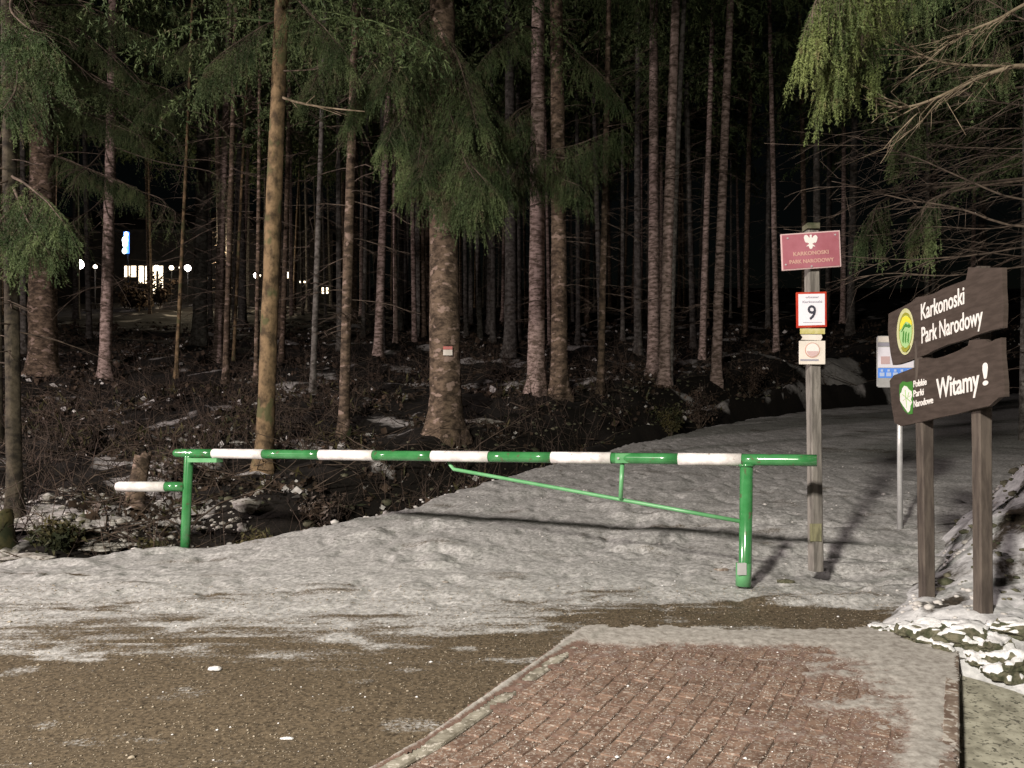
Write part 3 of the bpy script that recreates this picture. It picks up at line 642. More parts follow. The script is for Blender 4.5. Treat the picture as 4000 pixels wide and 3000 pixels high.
def snow_cap(rock, parent, seed, thr=.15, th=.03):
    me = rock.copy(); bm = bmesh.new(); bm.from_mesh(me); bm.normal_update()
    from mathutils import noise as mn
    dead = [f for f in bm.faces if f.normal.z + .5 * mn.noise(f.calc_center_median() * 4 + Vector((seed, 0, 0))) < thr]
    bmesh.ops.delete(bm, geom=dead, context='FACES')
    bnd = {v for e in bm.edges if e.is_boundary for v in e.verts}
    for v in bm.verts: v.co += v.normal * (-.012 if v in bnd else th * (.6 + .9 * abs(mn.noise(v.co * 5 + Vector((0, seed, 0))))))
    me2 = bpy.data.meshes.new('snow_cap'); bm.to_mesh(me2); bm.free(); me2.materials.clear(); me2.materials.append(M['cleansnow'])
    for p in me2.polygons: p.use_smooth = True
    return me2
RK = [(3640, 2452, 5.25, .42, .30, .30, 'wide mossy rock capped with snow in front of the left sign post'),
      (3545, 2445, 5.1, .24, .2, .17, 'small snow covered stone left of the mossy rocks by the pavement end'),
      (3800, 2462, 5.05, .40, .3, .26, 'dark mossy rock with snow collar at the foot of the right sign post'),
      (3905, 2505, 4.75, .36, .3, .26, 'rock with a snow cap beside the corner of the kerb, below the right sign post'),
      (3705, 2505, 4.95, .22, .18, .16, 'small rock tucked behind the corner of the pavement kerb'),
      (3975, 2590, 4.55, .34, .3, .26, 'rock at the right edge of the picture above the concrete slab'),
      (3850, 2585, 4.75, .26, .2, .2, 'snowy stone between the kerb corner and the concrete slab'),
      (3985, 2430, 5.0, .4, .3, .2, 'dark rock half buried in the bank at the right edge of the picture'),
      (3460, 2425, 5.35, .26, .2, .10, 'low snowed over lump at the far end of the pavement')]
for k, (px, py, y, sx, sy, sz, lb) in enumerate(RK):
    p = on_ground(px, py + 52) + Vector((0, .06, .015)); me = rock_mesh('stone_body', k + 1, M['rock'], 4, .7, .5, .22)
    t = thing('rock', lb, 'rock', p); t.rotation_euler = (0, 0, k * 1.3); 
    for nm, mm in (('stone_body', me), ('snow_cap', snow_cap(me, t, k, (.3, -.1, .35, .1, .0)[k % 5], .03 + .02 * (k % 3)))):
        o = bpy.data.objects.new(nm, mm); COL.objects.link(o); o.parent = t; o.scale = (sx * .82, sy * .82, sz * .95)
ic = rock_mesh('ice_lump', 33, M['cleansnow'], 2, .6)
o = link('ice_lump', ic); o.location = on_ground(838, 2622) + Vector((0, 0, .012)); o.scale = (.085, .06, .05); tag(o, 'larger white lump of ice on the dark gritty asphalt at left', 'ice lump')
o = link('ice_lump', ic); o.location = on_ground(1120, 2890) + Vector((0, 0, .004)); o.scale = (.07, .03, .02); tag(o, 'flat white sliver of ice on the asphalt near the kerb', 'ice lump')
o = link('brick_scrap', rock_mesh('brick_scrap', 5, M['kerb_red'], 2, .5)); o.location = on_ground(1740, 2275); o.scale = (.06, .05, .04); tag(o, 'small dark clod lying on the snowy road below the middle of the barrier', 'clod')
o = link('clod', rock_mesh('clod', 8, M['rock'], 2, .5)); o.location = on_ground(3070, 2272); o.scale = (.16, .08, .08); tag(o, 'black clod between the right barrier post and the grey post', 'clod')
o = link('clod', rock_mesh('clod', 9, M['kerb_red'], 2, .5)); o.location = on_ground(2820, 2226); o.scale = (.16, .08, .06); tag(o, 'brown clod in the snow just left of the right barrier post', 'clod')
o = link('snow_lump', rock_mesh('snow_lump', 12, M['cleansnow'], 2, .6)); o.location = on_ground(3184, 2222); o.scale = (.12, .1, .07); tag(o, 'white lump of snow at the foot of the grey sign post', 'snow lump')

# loose grit: thousands of tiny stones and ice crumbs on asphalt and pavement
def scatter_pebbles(name, n, xr, yr, size, m, lab, ok=None, zf=None, cl=None, sg=.45):
    x = RS.uniform(*xr, n); y = yr[0] + (yr[1] - yr[0]) * RS.rand(n) ** 1.0
    k = ok(x, y); x, y = x[k], y[k]; n = len(x); z = zf(x, y)
    s = size * np.exp(RS.randn(n) * sg); base = np.array([(1, 0, 0), (0, 1., 0), (-1, 0, 0), (0, -1., 0), (0, 0, .8), (0, 0, -.6)]) * .8
    T = np.array([(0, 1, 4), (1, 2, 4), (2, 3, 4), (3, 0, 4), (1, 0, 5), (2, 1, 5), (3, 2, 5), (0, 3, 5)])
    if size >= .02:                                             # bigger lumps: rounder bodies
        bm = bmesh.new(); bmesh.ops.create_icosphere(bm, subdivisions=1, radius=.85); base = np.array([tuple(v.co) for v in bm.verts]); T = np.array([[v.index for v in f.verts] for f in bm.faces]); bm.free()
    nb_ = len(base)
    a = RS.rand(n) * 6.28; B = np.repeat(base[None], n, 0) * (1 + .4 * (RS.rand(n, nb_, 1) - .5))
    X = B[..., 0] * np.cos(a)[:, None] - B[..., 1] * np.sin(a)[:, None]; Y = B[..., 0] * np.sin(a)[:, None] + B[..., 1] * np.cos(a)[:, None]
    Vt = np.stack([x[:, None] + X * s[:, None], y[:, None] + Y * s[:, None], z[:, None] + B[..., 2] * s[:, None] * .6], -1)
    mb = MB(); mb.add(Vt.reshape(-1, 3), t=(T[None] + np.arange(n)[:, None, None] * nb_).reshape(-1, 3))
    o = mb.obj(name, m, smooth=True); tag(o, lab, cl or 'gravel'); kind(o, 'stuff'); return o
inp = lambda x, y: (PAVE(x, y)[1] > -.02) & (PAVE(x, y)[1] < 2.3) & (y < 5.4)
scatter_pebbles('grit', 20000, (-4.5, 3.2), (3.0, 7.0), .0045, mat('pale_grit', (.16, .13, .09), (.38, .33, .26), 30), 'pale grit sprinkled on the brown asphalt', lambda x, y: ~inp(x, y) & (s_right(x, y) < 0) & (PAVE(x, y)[1] < 2.2) & (np.abs(x) < y * .7), lambda x, y: road_z(x, y) + .002)
scatter_pebbles('ice_crumbs', 260, (-4.5, 3.2), (3.0, 7.6), .009, M['cleansnow'], 'white crumbs of ice scattered over asphalt and bricks', lambda x, y: (s_right(x, y) < 0) & (PAVE(x, y)[1] < 2.2) & (np.abs(x) < y * .7), lambda x, y: np.where(inp(x, y), R0(y) + .014, road_z(x, y) + .003), 'ice')
scatter_pebbles('pavement_grit', 11000, (-.9, 3.2), (3.0, 5.5), .0042, mat('pavement_grit', (.28, .24, .2), (.5, .46, .42), 30), 'pale sand grains on the red brick pavement', inp, lambda x, y: R0(y) + .014)
scatter_pebbles('dark_clods', 1500, (-5, 6), (6.0, 14), .007, M['rock'], 'dark crumbs of soil lying on the packed snow of the road', lambda x, y: (s_left(x, y) < -.2) & (s_right(x, y) < 0) & (fbm(x * 1.2, y * 1.2, 7, 2) > .5), lambda x, y: road_z(x, y) + .003, 'soil')
def okc(x, y): return (s_left(x, y) < -.1) & (s_right(x, y) < .0) & (fbm(x * 1.5, y * 1.5, 9, 3) > .55)
scatter_pebbles('snow_crumbs', 3500, (-6, 8), (6.1, 16), .011, M['snow'], 'crumbled snow and ice lying on the road', okc, lambda x, y: road_z(x, y) + .0, 'snow')
scatter_pebbles('edge_snow', 2600, (-8, 5), (7.5, 14), .024, M['snow'], 'lumpy snow along the left edge of the road', lambda x, y: (np.abs(s_left(x, y) + .1) < .16), lambda x, y: road_z(x, y) - .03, 'snow')

Gs = lambda x, y: (s_left(x, y) > .15) & (fbm(x * 1.8, y * 1.8, 141, 3) > .47)
scatter_pebbles('snow_rubble', 4200, (-8.5, -3.6), (8.3, 11.6), .024, M['oldsnow'], 'rubbly snow lumps at the foot of the left slope', Gs, lambda x, y: G(x, y) - .008, 'snow', .6)
scatter_pebbles('bank_snow', 3600, (2.6, 7.5), (4.6, 12), .021, M['snow'], 'crusty lumps of snow on the bank at the right', lambda x, y: (s_right(x, y) > .05) & (fbm(x * 2 + y, (y - x) * 3, 151, 3) > .5), lambda x, y: bank_z(x, y), 'snow')
scatter_pebbles('bank_stones', 1500, (2.6, 7.5), (4.6, 12), .03, M['rock'], 'dark stones and soil showing through the snow of the right bank', lambda x, y: (s_right(x, y) > .1) & (fbm(x * 2 + y, (y - x) * 3, 151, 3) < .48), lambda x, y: bank_z(x, y), 'stones')
scatter_pebbles('ditch_stones', 2600, (-6, 9), (8.8, 24), .04, M['rock'], 'dark stones in the ditch beside the road', lambda x, y: (s_left(x, y) > .3) & (s_left(x, y) < 2.6), lambda x, y: G(x, y), 'stones')
# ------------------------------------------------------------------ vegetation
def blades(mb, pos, dirs, L, wd, rs):
    """thin needle triangles, pos (n,3), dirs (n,3)"""
    n = len(pos); d = dirs + .75 * rs.randn(n, 3); d /= np.linalg.norm(d, axis=1)[:, None] + 1e-9
    side = np.cross(d, rs.randn(n, 3)); side /= np.linalg.norm(side, axis=1)[:, None] + 1e-9
    ln = L * (.6 + .7 * rs.rand(n, 1))
    V = np.stack([pos - side * wd, pos + side * wd, pos + d * ln], 1)
    mb.add(V.reshape(-1, 3), t=np.arange(n * 3).reshape(-1, 3))
def bez(p, n, wob=0, rs=None):
    """smooth resample of a polyline"""
    p = np.asarray([tuple(q) for q in p], float); t = np.linspace(0, len(p) - 1, n)
    out = np.stack([np.interp(t, np.arange(len(p)), p[:, k]) for k in range(3)], -1)
    for _ in range(2): out[1:-1] = (out[:-2] + 2 * out[1:-1] + out[2:]) / 4
    if wob: 
        w_ = rs.randn(n, 3); 
        for _ in range(3): w_[1:-1] = (w_[:-2] + w_[1:-1] + w_[2:]) / 3
        w_[0] = 0; out += w_ * wob
    return out
def spray(wood, leaf, axis, rs, r0=.02, tw_len=.55, n_tw=34, strands=3, st_len=.22, bl=16, bL=.035, bw=.004, droop=.6, start=.15, sides=5, twig_r=.004):
    """spruce branch: axis wood, side twigs, hanging strands with needles"""
    n = len(axis); 
    wood.tube(axis, np.linspace(r0, r0 * .2, n), sides)
    tg = np.gradient(axis, axis=0); tg /= np.linalg.norm(tg, axis=1)[:, None]
    pos = []; dr = []
    for k in range(n_tw):
        t = start + (1 - start) * (k + rs.rand()) / n_tw; i = t * (n - 1); i0 = min(int(i), n - 2); f = i - i0
        p = axis[i0] * (1 - f) + axis[i0 + 1] * f; d = tg[i0]
        side = np.cross(d, (0, 0, 1)); side /= np.linalg.norm(side) + 1e-9; sg_ = 1 if k % 2 else -1
        L = tw_len * (1.05 - .7 * t) * (.7 + .6 * rs.rand())
        dd = side * sg_ * (.6 + .4 * rs.rand()) + d * (.5 + .4 * rs.rand()) + np.array((0, 0, -droop * (.2 + .5 * rs.rand()))); dd /= np.linalg.norm(dd)
        m = 5; s_ = np.linspace(0, 1, m)[:, None]
        tw = p + dd * L * s_ + np.array((0, 0, -1)) * droop * .5 * L * s_ ** 2
        if wood is not None and twig_r: wood.tube(tw, np.linspace(twig_r, twig_r * .4, m), 3, False)
        q = int(bl * 1.3); ss = rs.rand(q, 1); pos.append(p + dd * L * ss + np.array((0, 0, -1)) * droop * .5 * L * ss ** 2); dr.append(np.repeat(dd[None], q, 0))
        for h in range(strands):
            s0 = .25 + .75 * rs.rand(); b0 = p + dd * L * s0 + np.array((0, 0, -1)) * droop * .5 * L * s0 ** 2
            hd = np.array((rs.randn() * .25, rs.randn() * .25, -droop)) + dd * .35; hd /= np.linalg.norm(hd); sl = st_len * (.5 + rs.rand())
            ss = rs.rand(bl, 1); pos.append(b0 + hd * sl * ss); dr.append(np.repeat(hd[None], bl, 0))
    blades(leaf, np.vstack(pos), np.vstack(dr), bL, bw, rs)

def add_branch(tree, pts, seed, leafm='needle', woodm='twig', nseg=14, name='branch', **kw):
    rs = np.random.RandomState(seed); wood = MB(); leaf = MB()
    spray(wood, leaf, bez(pts, nseg, .02, rs), rs, **kw)
    b = wood.obj(name, M[woodm], tree)
    l = link('needles', leaf.mesh('needles', M[leafm], False)); l.parent = b
    return b

# shared crowns (green top of a spruce) and dead twig sets, built once, origin at the tree foot
def crown_mesh(seed, z0=8.5, z1=23, rad=2.3, nb=60, **kw):
    rs = np.random.RandomState(seed); leaf = MB(); wood = MB()
    for k in range(nb):
        f = ((k + rs.rand()) / nb) ** 1.1; z = z0 + (z1 - z0) * f; a = rs.rand() * 6.283; r = rad * (1 - f) ** .8 * (.7 + .5 * rs.rand()) + .25
        e = np.array((math.cos(a), math.sin(a), 0)); p0 = np.array((0, 0, z)) + e * .1
        ax = bez([p0, p0 + e * r * .5 + (0, 0, -.05), p0 + e * r + (0, 0, -.28 * r)], 8)
        spray(wood, leaf, ax, rs, r0=.018, **kw)
    leaf.v += wood.v; off = leaf.n
    leaf.q += [q + off for q in wood.q]; leaf.t += [t + off for t in wood.t]; leaf.n += wood.n
    return leaf.mesh('crown', M['needle'], False)
CR = [crown_mesh(100 + k, 7.0 + .6 * k, 23, 2.7, 74, n_tw=17, strands=3, tw_len=.85, st_len=.38, bl=10, bL=.09, bw=.014, sides=4, twig_r=0) for k in range(3)]
CF = [crown_mesh(200 + k, 8 + .8 * k, 24, 2.5, 56, n_tw=9, strands=2, tw_len=.8, st_len=.4, bl=5, bL=.20, bw=.035, sides=3, twig_r=0) for k in range(3)]
def twig_mesh(seed, z0, z1, nb, lmin, lmax, r0=.011, droop=.25):
    rs = np.random.RandomState(seed); mb = MB()
    for k in range(nb):
        z = z0 + (z1 - z0) * (k + rs.rand()) / nb; a = rs.rand() * 6.283; L = lmin + (lmax - lmin) * rs.rand() ** 1.5
        e = np.array((math.cos(a), math.sin(a), 0)); p0 = np.array((0, 0, z))
        m = 6; s_ = np.linspace(0, 1, m)[:, None]; bend = rs.randn() * .15
        ax = p0 + e * L * s_ + np.array((0, 0, 1)) * (-droop * L * s_ ** 1.5 + bend * s_ * L) + rs.randn(m, 3) * .02 * L * s_
        mb.tube(ax, np.linspace(r0 * (.6 + .4 * L), .003, m), 4, False)
        for h in range(int(3 + L * 4)):
            t = .25 + .7 * rs.rand(); p = ax[int(t * (m - 1))]; sd = np.cross(e, (0, 0, 1)) * (1 if h % 2 else -1)
            dd = e * .7 + sd * (.4 + .5 * rs.rand()) + np.array((0, 0, -.4 * rs.rand())); l = L * .4 * (.4 + .8 * rs.rand()) * (1 - t * .5)
            s3 = np.linspace(0, 1, 3)[:, None]; mb.tube(p + dd * l * s3 + np.array((0, 0, -.15 * l)) * s3 ** 2, [.005, .0035, .002], 3, False)
    return mb.mesh('twig_cluster', M['twig'])
TW = [twig_mesh(300 + k, 1.8, 9.5, 46, .35, 1.7) for k in range(4)]
TL = [twig_mesh(320 + k, 1.0, 14, 46, .3, 1.3, .016) for k in range(3)]

def trunk_into(mb, base, dirv, d0, height, seed, sides=20, rings=70, flare=.42, bend=.0):
    rs = np.random.RandomState(seed); n = rings
    h = np.concatenate([[-.5, -.2], np.linspace(0, 1, n) ** 1.35 * height]); n = len(h)
    c = np.array(base)[None] + np.array(dirv)[None] * h[:, None]
    b1 = np.sin(h / height * 5 + seed) - math.sin(seed)
    c[:, 0] += bend * b1; 
    r = d0 / 2 * np.clip(1 - .72 * h / height, .08, 1) * (1 + flare * np.exp(-np.clip(h, 0, 99) / .28))
    a = np.arange(sides) / sides * 2 * math.pi
    A, H = np.meshgrid(a, h)
    nz = fbm(A * 2.2 + seed, H * 1.6, seed, 3) - .5; root = np.cos(A * 4 + seed) * np.exp(-np.clip(H, 0, 99) / .25) * .24
    fine = vnoise(A * 5 + seed, H * 9, seed + 5) - .5
    seam = (A > 5.9) * 0
    Rr = r[:, None] * (1 + .16 * nz * np.sin(A / 2) ** .5 + root + .10 * fine)
    V = np.stack([c[:, 0:1] + Rr * np.cos(A), c[:, 1:2] + Rr * np.sin(A), np.repeat(c[:, 2:3], sides, 1)], -1).reshape(-1, 3)
    i = np.arange(n - 1)[:, None] * sides; j = np.arange(sides)[None]; k = (j + 1) % sides
    mb.add(V, np.stack([i + j, i + k, i + sides + k, i + sides + j], -1).reshape(-1, 4))

def find_depth(dx, dy, lo=9.6, hi=75):
    """depth at which the forest floor meets the pixel"""
    ys_ = np.arange(lo, hi, .1); x = (dx * 1.8083 - 2000) / F_PX * ys_; z = G(x, ys_)
    py = HORIZ - (z - EYE) / F_PX ** -1 / ys_; m = py <= dy * 1.8083
    return float(ys_[np.argmax(m)]) if m.any() else hi
# name, base(dx,dy), top(dx,dy), width at base (preview px), bark, depth or None, crown, twigs, label
TR = [
 ('a', 570, 1045, 612, 0, 37, 'bark1', 13.0, 1, 0, 'tall leaning ochre spruce trunk, the nearest behind the left half of the barrier'),
 ('b', 742, 945, 769, 0, 22, 'bark2', None, 1, 1, 'mottled pink and brown slim trunk midway between the ochre trunk and the thick tagged trunk'),
 ('c', 963, 955, 946, 0, 68, 'bark2', 15.2, 1, 0, 'thickest spruce in the middle with a small white tag and hanging green boughs'),
 ('d', 1158, 852, 1160, 100, 36, 'bark3', None, 1, 0, 'pale pink lit trunk with flared roots right of the thick tagged spruce'),
 ('e', 1208, 858, 1203, 100, 36, 'bark2', None, 1, 1, 'dull brown trunk with buttressed foot standing close beside the pale pink trunk'),
 ('f', 1411, 812, 1420, 0, 25, 'bark3', None, 1, 1, 'left trunk of the pale twin pair right of the middle'),
 ('g', 1434, 832, 1462, 0, 25, 'bark3', None, 1, 1, 'right leaning trunk of the pale twin pair right of the middle'),
 ('h', 1547, 826, 1570, 200, 22, 'bark3', None, 1, 1, 'orange lit trunk nearest to the sign pole, standing beside a snow patch'),
 ('i', 817, 768, 828, 400, 19, 'bark3', None, 1, 1, 'bright pink trunk with wide flared foot between the mottled trunk and the thick one'),
 ('j', 1297, 850, 1309, 200, 15, 'bark2', None, 1, 1, 'thin dark footed trunk lit above, right of the buttressed brown trunk'),
 ('k', 226, 817, 234, 460, 25, 'bark3', None, 1, 1, 'pinkish trunk standing alone on the dark slope at the left'),
 ('l', 92, 812, 94, 0, 58, 'bark2', None, 1, 1, 'very thick shadowy trunk at the far left with green boughs in front'),
 ('m', 32, 1110, 26, 560, 30, 'bark5', 10.4, 0, 1, 'dark mossy trunk rooted beside the road at the left edge of the picture'),
 ('n', 431, 742, 440, 280, 30, 'bark4', None, 1, 1, 'smooth grey trunk left of the ochre leaning trunk'),
 ('o', 470, 782, 483, 300, 19, 'bark3', None, 1, 1, 'pink blotchy trunk just right of the smooth grey trunk'),
 ('p', 487, 832, 497, 420, 13, 'bark2', None, 0, 1, 'thin brown trunk leaning against the pink blotchy one'),
 ('q', 380, 815, 402, 290, 8, 'bark1', None, 0, 1, 'very thin mossy stem left of the smooth grey trunk'),
 ('r', 552, 825, 556, 610, 9, 'bark2', None, 0, 1, 'thin reddish stem just left of the ochre trunk foot'),
 ('s', 504, 780, 536, 150, 7, 'bark1', None, 0, 1, 'spindly greenish sapling leaning right, left of the ochre trunk'),
 ('t', 872, 700, 868, 300, 22, 'bark4', None, 1, 1, 'grey trunk in the gap left of the thick tagged spruce'),
 ('u', 855, 740, 852, 400, 9, 'bark3', None, 0, 1, 'thin stem right of the flared pink trunk'),
 ('v', 905, 722, 903, 300, 24, 'bark4', None, 1, 1, 'dark grey trunk touching the left outline of the thick tagged spruce'),
 ('w', 1104, 772, 1100, 300, 30, 'bark4', None, 1, 1, 'shaded grey trunk just left of the pale pink trunk'),
 ('x', 1249, 742, 1247, 300, 11, 'bark4', None, 1, 1, 'slim grey trunk midway between the buttressed trunk and the thin dark footed one'),
 ('y', 1345, 735, 1346, 300, 9, 'bark4', None, 1, 1, 'slim trunk between the thin dark footed trunk and the twin pair'),
 ('z', 1378, 765, 1381, 200, 17, 'bark4', None, 1, 1, 'shaded trunk immediately left of the twin pair'),
 ('A', 1446, 835, 1476, 0, 14, 'bark4', None, 0, 0, 'dim grey trunk pressed against the right side of the twin pair'),
 ('B', 1517, 775, 1530, 300, 15, 'bark3', None, 1, 1, 'faint reddish trunk left of the orange lit trunk near the sign pole'),
 ('C', 675, 850, 690, 300, 13, 'bark4', None, 1, 1, 'shadowed trunk halfway between the ochre and the mottled trunk'),
 ('E', 608, 780, 622, 300, 12, 'bark2', None, 0, 1, 'slim brown trunk hugging the right side of the ochre trunk'),
 ('F', 524, 705, 520, 300, 18, 'bark4', None, 1, 1, 'dim trunk deep behind the spindly sapling'),
 ('H', 325, 642, 318, 300, 12, 'bark2', 62, 1, 0, 'far trunk standing before the brightest lit window'),
 ('I', 630, 665, 629, 400, 8, 'bark3', 52, 1, 0, 'far slim trunk lit yellow by the building lamps, right of the ochre trunk'),
 ('J', 780, 672, 781, 400, 8, 'bark3', 52, 1, 0, 'far slim trunk lit yellow by the building lamps, right of the mottled trunk'),
 ('K', 1017, 700, 1015, 300, 10, 'bark4', None, 1, 0, 'slim far trunk just right of the thick tagged spruce'),
 ('L', 1065, 740, 1062, 300, 12, 'bark4', None, 1, 1, 'slim trunk between the tagged spruce and the shaded grey trunk'),
 ('N', 1122, 740, 1120, 300, 12, 'bark4', None, 1, 0, 'narrow dark trunk behind the left side of the pale pink trunk'),
 ('O', 165, 700, 166, 300, 14, 'bark4', 48, 1, 0, 'dim far trunk under the round lamp at the left'),
 ('Q', -3, 900, -2, 300, 18, 'bark5', 13.5, 0, 1, 'brown trunk cut by the left edge of the picture behind the mossy one'),
]
trees = {}
TGRP = 'spruce trees of the dark forest'
def spruce(key, base, dirv, d0, bark, crown, twigs, label, far=False, seed=0, height=24):
    t = thing('spruce_tree', label, 'tree', base, TGRP)
    mb = MB(); trunk_into(mb, base, dirv, d0, height, seed, 20 if not far else 10, 74 if not far else 30, bend=.02 + .02 * (seed % 3))
    o = mb.obj('trunk', M[bark], t)
    q = Vector((0, 0, 1)).rotation_difference(Vector(dirv)).to_euler()
    if crown:
        c = bpy.data.objects.new('crown', (CF if far else CR)[seed % 3]); COL.objects.link(c); c.parent = t; c.location.z = 3.6 if key in tuple('defghj') else (1.5 if far else 0); c.rotation_euler = (q.x, q.y, seed * 2.4)
        sc = .85 + .3 * ((seed * 37) % 10) / 10; c.scale = (sc, sc, height / 24)
    if twigs:
        c = bpy.data.objects.new('twig_cluster', (TL if far else TW)[seed % 3]); COL.objects.link(c); c.parent = t; c.rotation_euler = (q.x, q.y, seed * 1.7); c['kind'] = 'stuff'
    return t
for k, (key, bx, by, tx, ty, wd, bark, dep, crown, twigs, lab) in enumerate(TR):
    y = dep or find_depth(bx, by)
    x = (bx * 1.8083 - 2000) / F_PX * y; base = Vector((x, y, float(G(np.array([x]), np.array([y]))[0])))
    top = D(tx, ty, y); dv = top - base; dv = Vector((dv.x, 0, dv.z)); dv = (dv / dv.z)
    d0 = wd * 1.8083 / F_PX * y * 1.03
    trees[key] = (spruce(key, base, dv, d0, bark, crown, twigs, lab, y > 26, k + 3, 24 if y < 30 else 28), base, dv, y)
# many more trunks deep in the wood, placed on a jittered lattice
LM = [(0, 'the left edge of the picture'), (94, 'the very thick shadowy trunk'), (230, 'the pinkish trunk on the slope'), (436, 'the smooth grey trunk'), (590, 'the ochre leaning trunk'), (756, 'the mottled trunk'), (955, 'the thick tagged spruce'), (1159, 'the pale pink trunk'), (1303, 'the thin dark footed trunk'), (1430, 'the twin pair'), (1558, 'the orange lit trunk'), (1760, 'the sign pole'), (2212, 'the right edge of the picture')]
ORD = ['first', 'second', 'third', 'fourth', 'fifth', 'sixth', 'seventh', 'eighth', 'ninth', 'tenth', 'eleventh', 'twelfth', 'thirteenth', 'fourteenth', 'fifteenth', 'sixteenth', 'seventeenth', 'eighteenth', 'nineteenth', 'twentieth', 'twenty-first', 'twenty-second', 'twenty-third', 'twenty-fourth']
far = []
rf = random.Random(5)
for k in range(150):
    dx = -60 + 2340 * ((k * .6180339) % 1); y = rf.uniform(29, 64) if dx < 1600 else rf.uniform(30, 50)
    x = (dx * 1.8083 - 2000) / F_PX * y
    if 130 < dx < 430 and y > 30: 
        if rf.random() < .55: continue
    if dx > 1600 and rf.random() < .78: continue
    if any(abs(dx - a) < 8 for a in (170, 270, 290, 310, 340, 378, 403, 552)): continue
    if float(s_left(np.array([x]), np.array([y]))[0]) < 1.0: continue
    far.append((dx, x, y))
far.sort(); cnt = {}
for k, (dx, x, y) in enumerate(far):
    i = max([j for j, (p, _) in enumerate(LM) if p <= dx] or [0]); i = min(i, len(LM) - 2); cnt[i] = cnt.get(i, 0) + 1
    nth = ORD[min(cnt[i] - 1, 23)]
    tone = rf.choice(['bark4', 'bark4', 'bark2', 'bark3']); d0 = rf.uniform(.16, .34)
    lab = f"{nth} distant {'slender' if d0 < .25 else 'stout'} trunk to the right of {LM[i][1]}"
    base = Vector((x, y, float(G(np.array([x]), np.array([y]))[0])))
    spruce('f%d' % k, base, Vector((rf.uniform(-.03, .04), 0, 1)), d0, tone, True, rf.random() < .75, lab, True, 60 + k, rf.uniform(22, 27))
# trees on the far side of the road, right, and closing the wood behind
for k, (x, y, dd) in enumerate([(9.2, 13.6, .35), (13.5, 20, .4), (11.0, 17.2, .3), (17.5, 23.5, .4), (22, 30, .4), (27, 34, .35), (16, 38, .4), (22, 42, .35), (31, 47, .4), (12.5, 33, .35), (18.5, 47, .4)]):
    zz = float(bank_z(np.array([x]), np.array([y]))[0]) if float(s_right(np.array([x]), np.array([y]))[0]) > 0 else float(G(np.array([x]), np.array([y]))[0])
    spruce('r%d' % k, Vector((x, y, zz)), Vector((0.01, 0, 1)), dd, 'bark4', True, True, f'dark spruce beyond the uphill road on the right, {ORD[k]} from the front', y > 20, 200 + k, 24)

# --- white tag on the thick spruce
tc_, bc_, dvc, yc_ = trees['c']
pt = Plane(P(1749, 1377, yc_ - .34), (1, 0, 0), (0, -1, 0))
plate(1731, 1366, 1767, 1388, 'white_tag', M['cream'], tc_, pt, 0, .03, 0); plate(1731, 1353, 1767, 1365, 'red_mark', M['red'], tc_, pt, 0, .03, 0)

# --- low hanging boughs, each on its own tree
def bough(key, pts, seed, **kw):
    if seed < 480:
        q = random.Random(seed); pts2 = [pts[0]] + [(x + q.uniform(-22, 22), y + q.uniform(-30, 16), z + q.uniform(-.25, .25)) for x, y, z in pts[1:]]
        add_branch(trees[key][0], [D(*p) for p in pts2], seed + 1000, **kw)
    return add_branch(trees[key][0], [D(*p) for p in pts], seed, **kw)
NEAR = dict(n_tw=54, strands=6, tw_len=.9, st_len=.34, bl=38, bL=.030, bw=.0048, droop=.9, r0=.022)
yc = trees['c'][3]
for k, pts in enumerate([
    [(948, 150, yc), (960, 200, yc - .8), (985, 290, yc - 1.6), (1010, 370, yc - 2.1)],
    [(948, 100, yc), (910, 150, yc - .7), (870, 230, yc - 1.3), (840, 300, yc - 1.8)],
    [(950, 170, yc), (1000, 230, yc - .5), (1050, 300, yc - 1.0), (1085, 380, yc - 1.2)],
    [(945, 60, yc), (990, 120, yc - .9), (1010, 200, yc - 1.5), (1030, 260, yc - 2.0)],
    [(945, 200, yc), (935, 270, yc - 1.0), (925, 330, yc - 1.7), (905, 385, yc - 2.2)],
    [(950, 210, yc), (980, 300, yc - 1.2), (1005, 350, yc - 2.0), (1045, 420, yc - 2.5)],
    [(945, 60, yc), (870, 100, yc - .5), (800, 170, yc - .9), (760, 240, yc - 1.2)],
    [(945, 20, yc), (900, 60, yc - .9), (860, 110, yc - 1.8), (830, 180, yc - 2.4)],
    [(950, 240, yc), (990, 330, yc - .9), (1020, 390, yc - 1.6), (1040, 440, yc - 2.0)],
    [(950, 240, yc), (950, 330, yc - .9), (960, 380, yc - 1.8), (985, 440, yc - 2.3)],
    [(950, 130, yc), (1000, 190, yc + .3), (1060, 230, yc + .5), (1110, 300, yc + .6)]]): bough('c', pts, 400 + k, **NEAR)
yd = trees['d'][3]
bough('d', [(1158, 330, yd), (1220, 345, yd - .8), (1270, 325, yd - 1.3), (1328, 292, yd - 1.7)], 430, **dict(NEAR, tw_len=.8, st_len=.4))
bough('d', [(1158, 300, yd), (1130, 340, yd - .9), (1110, 380, yd - 1.5), (1100, 420, yd - 1.8)], 431, **NEAR)
bough('d', [(1158, 320, yd), (1185, 360, yd - .7), (1210, 385, yd - 1.2), (1250, 400, yd - 1.6)], 432, **NEAR)
bough('d', [(1158, 220, yd), (1120, 250, yd - .6), (1090, 290, yd - 1.1), (1060, 340, yd - 1.5)], 433, **NEAR)
yl_ = trees['l'][3]
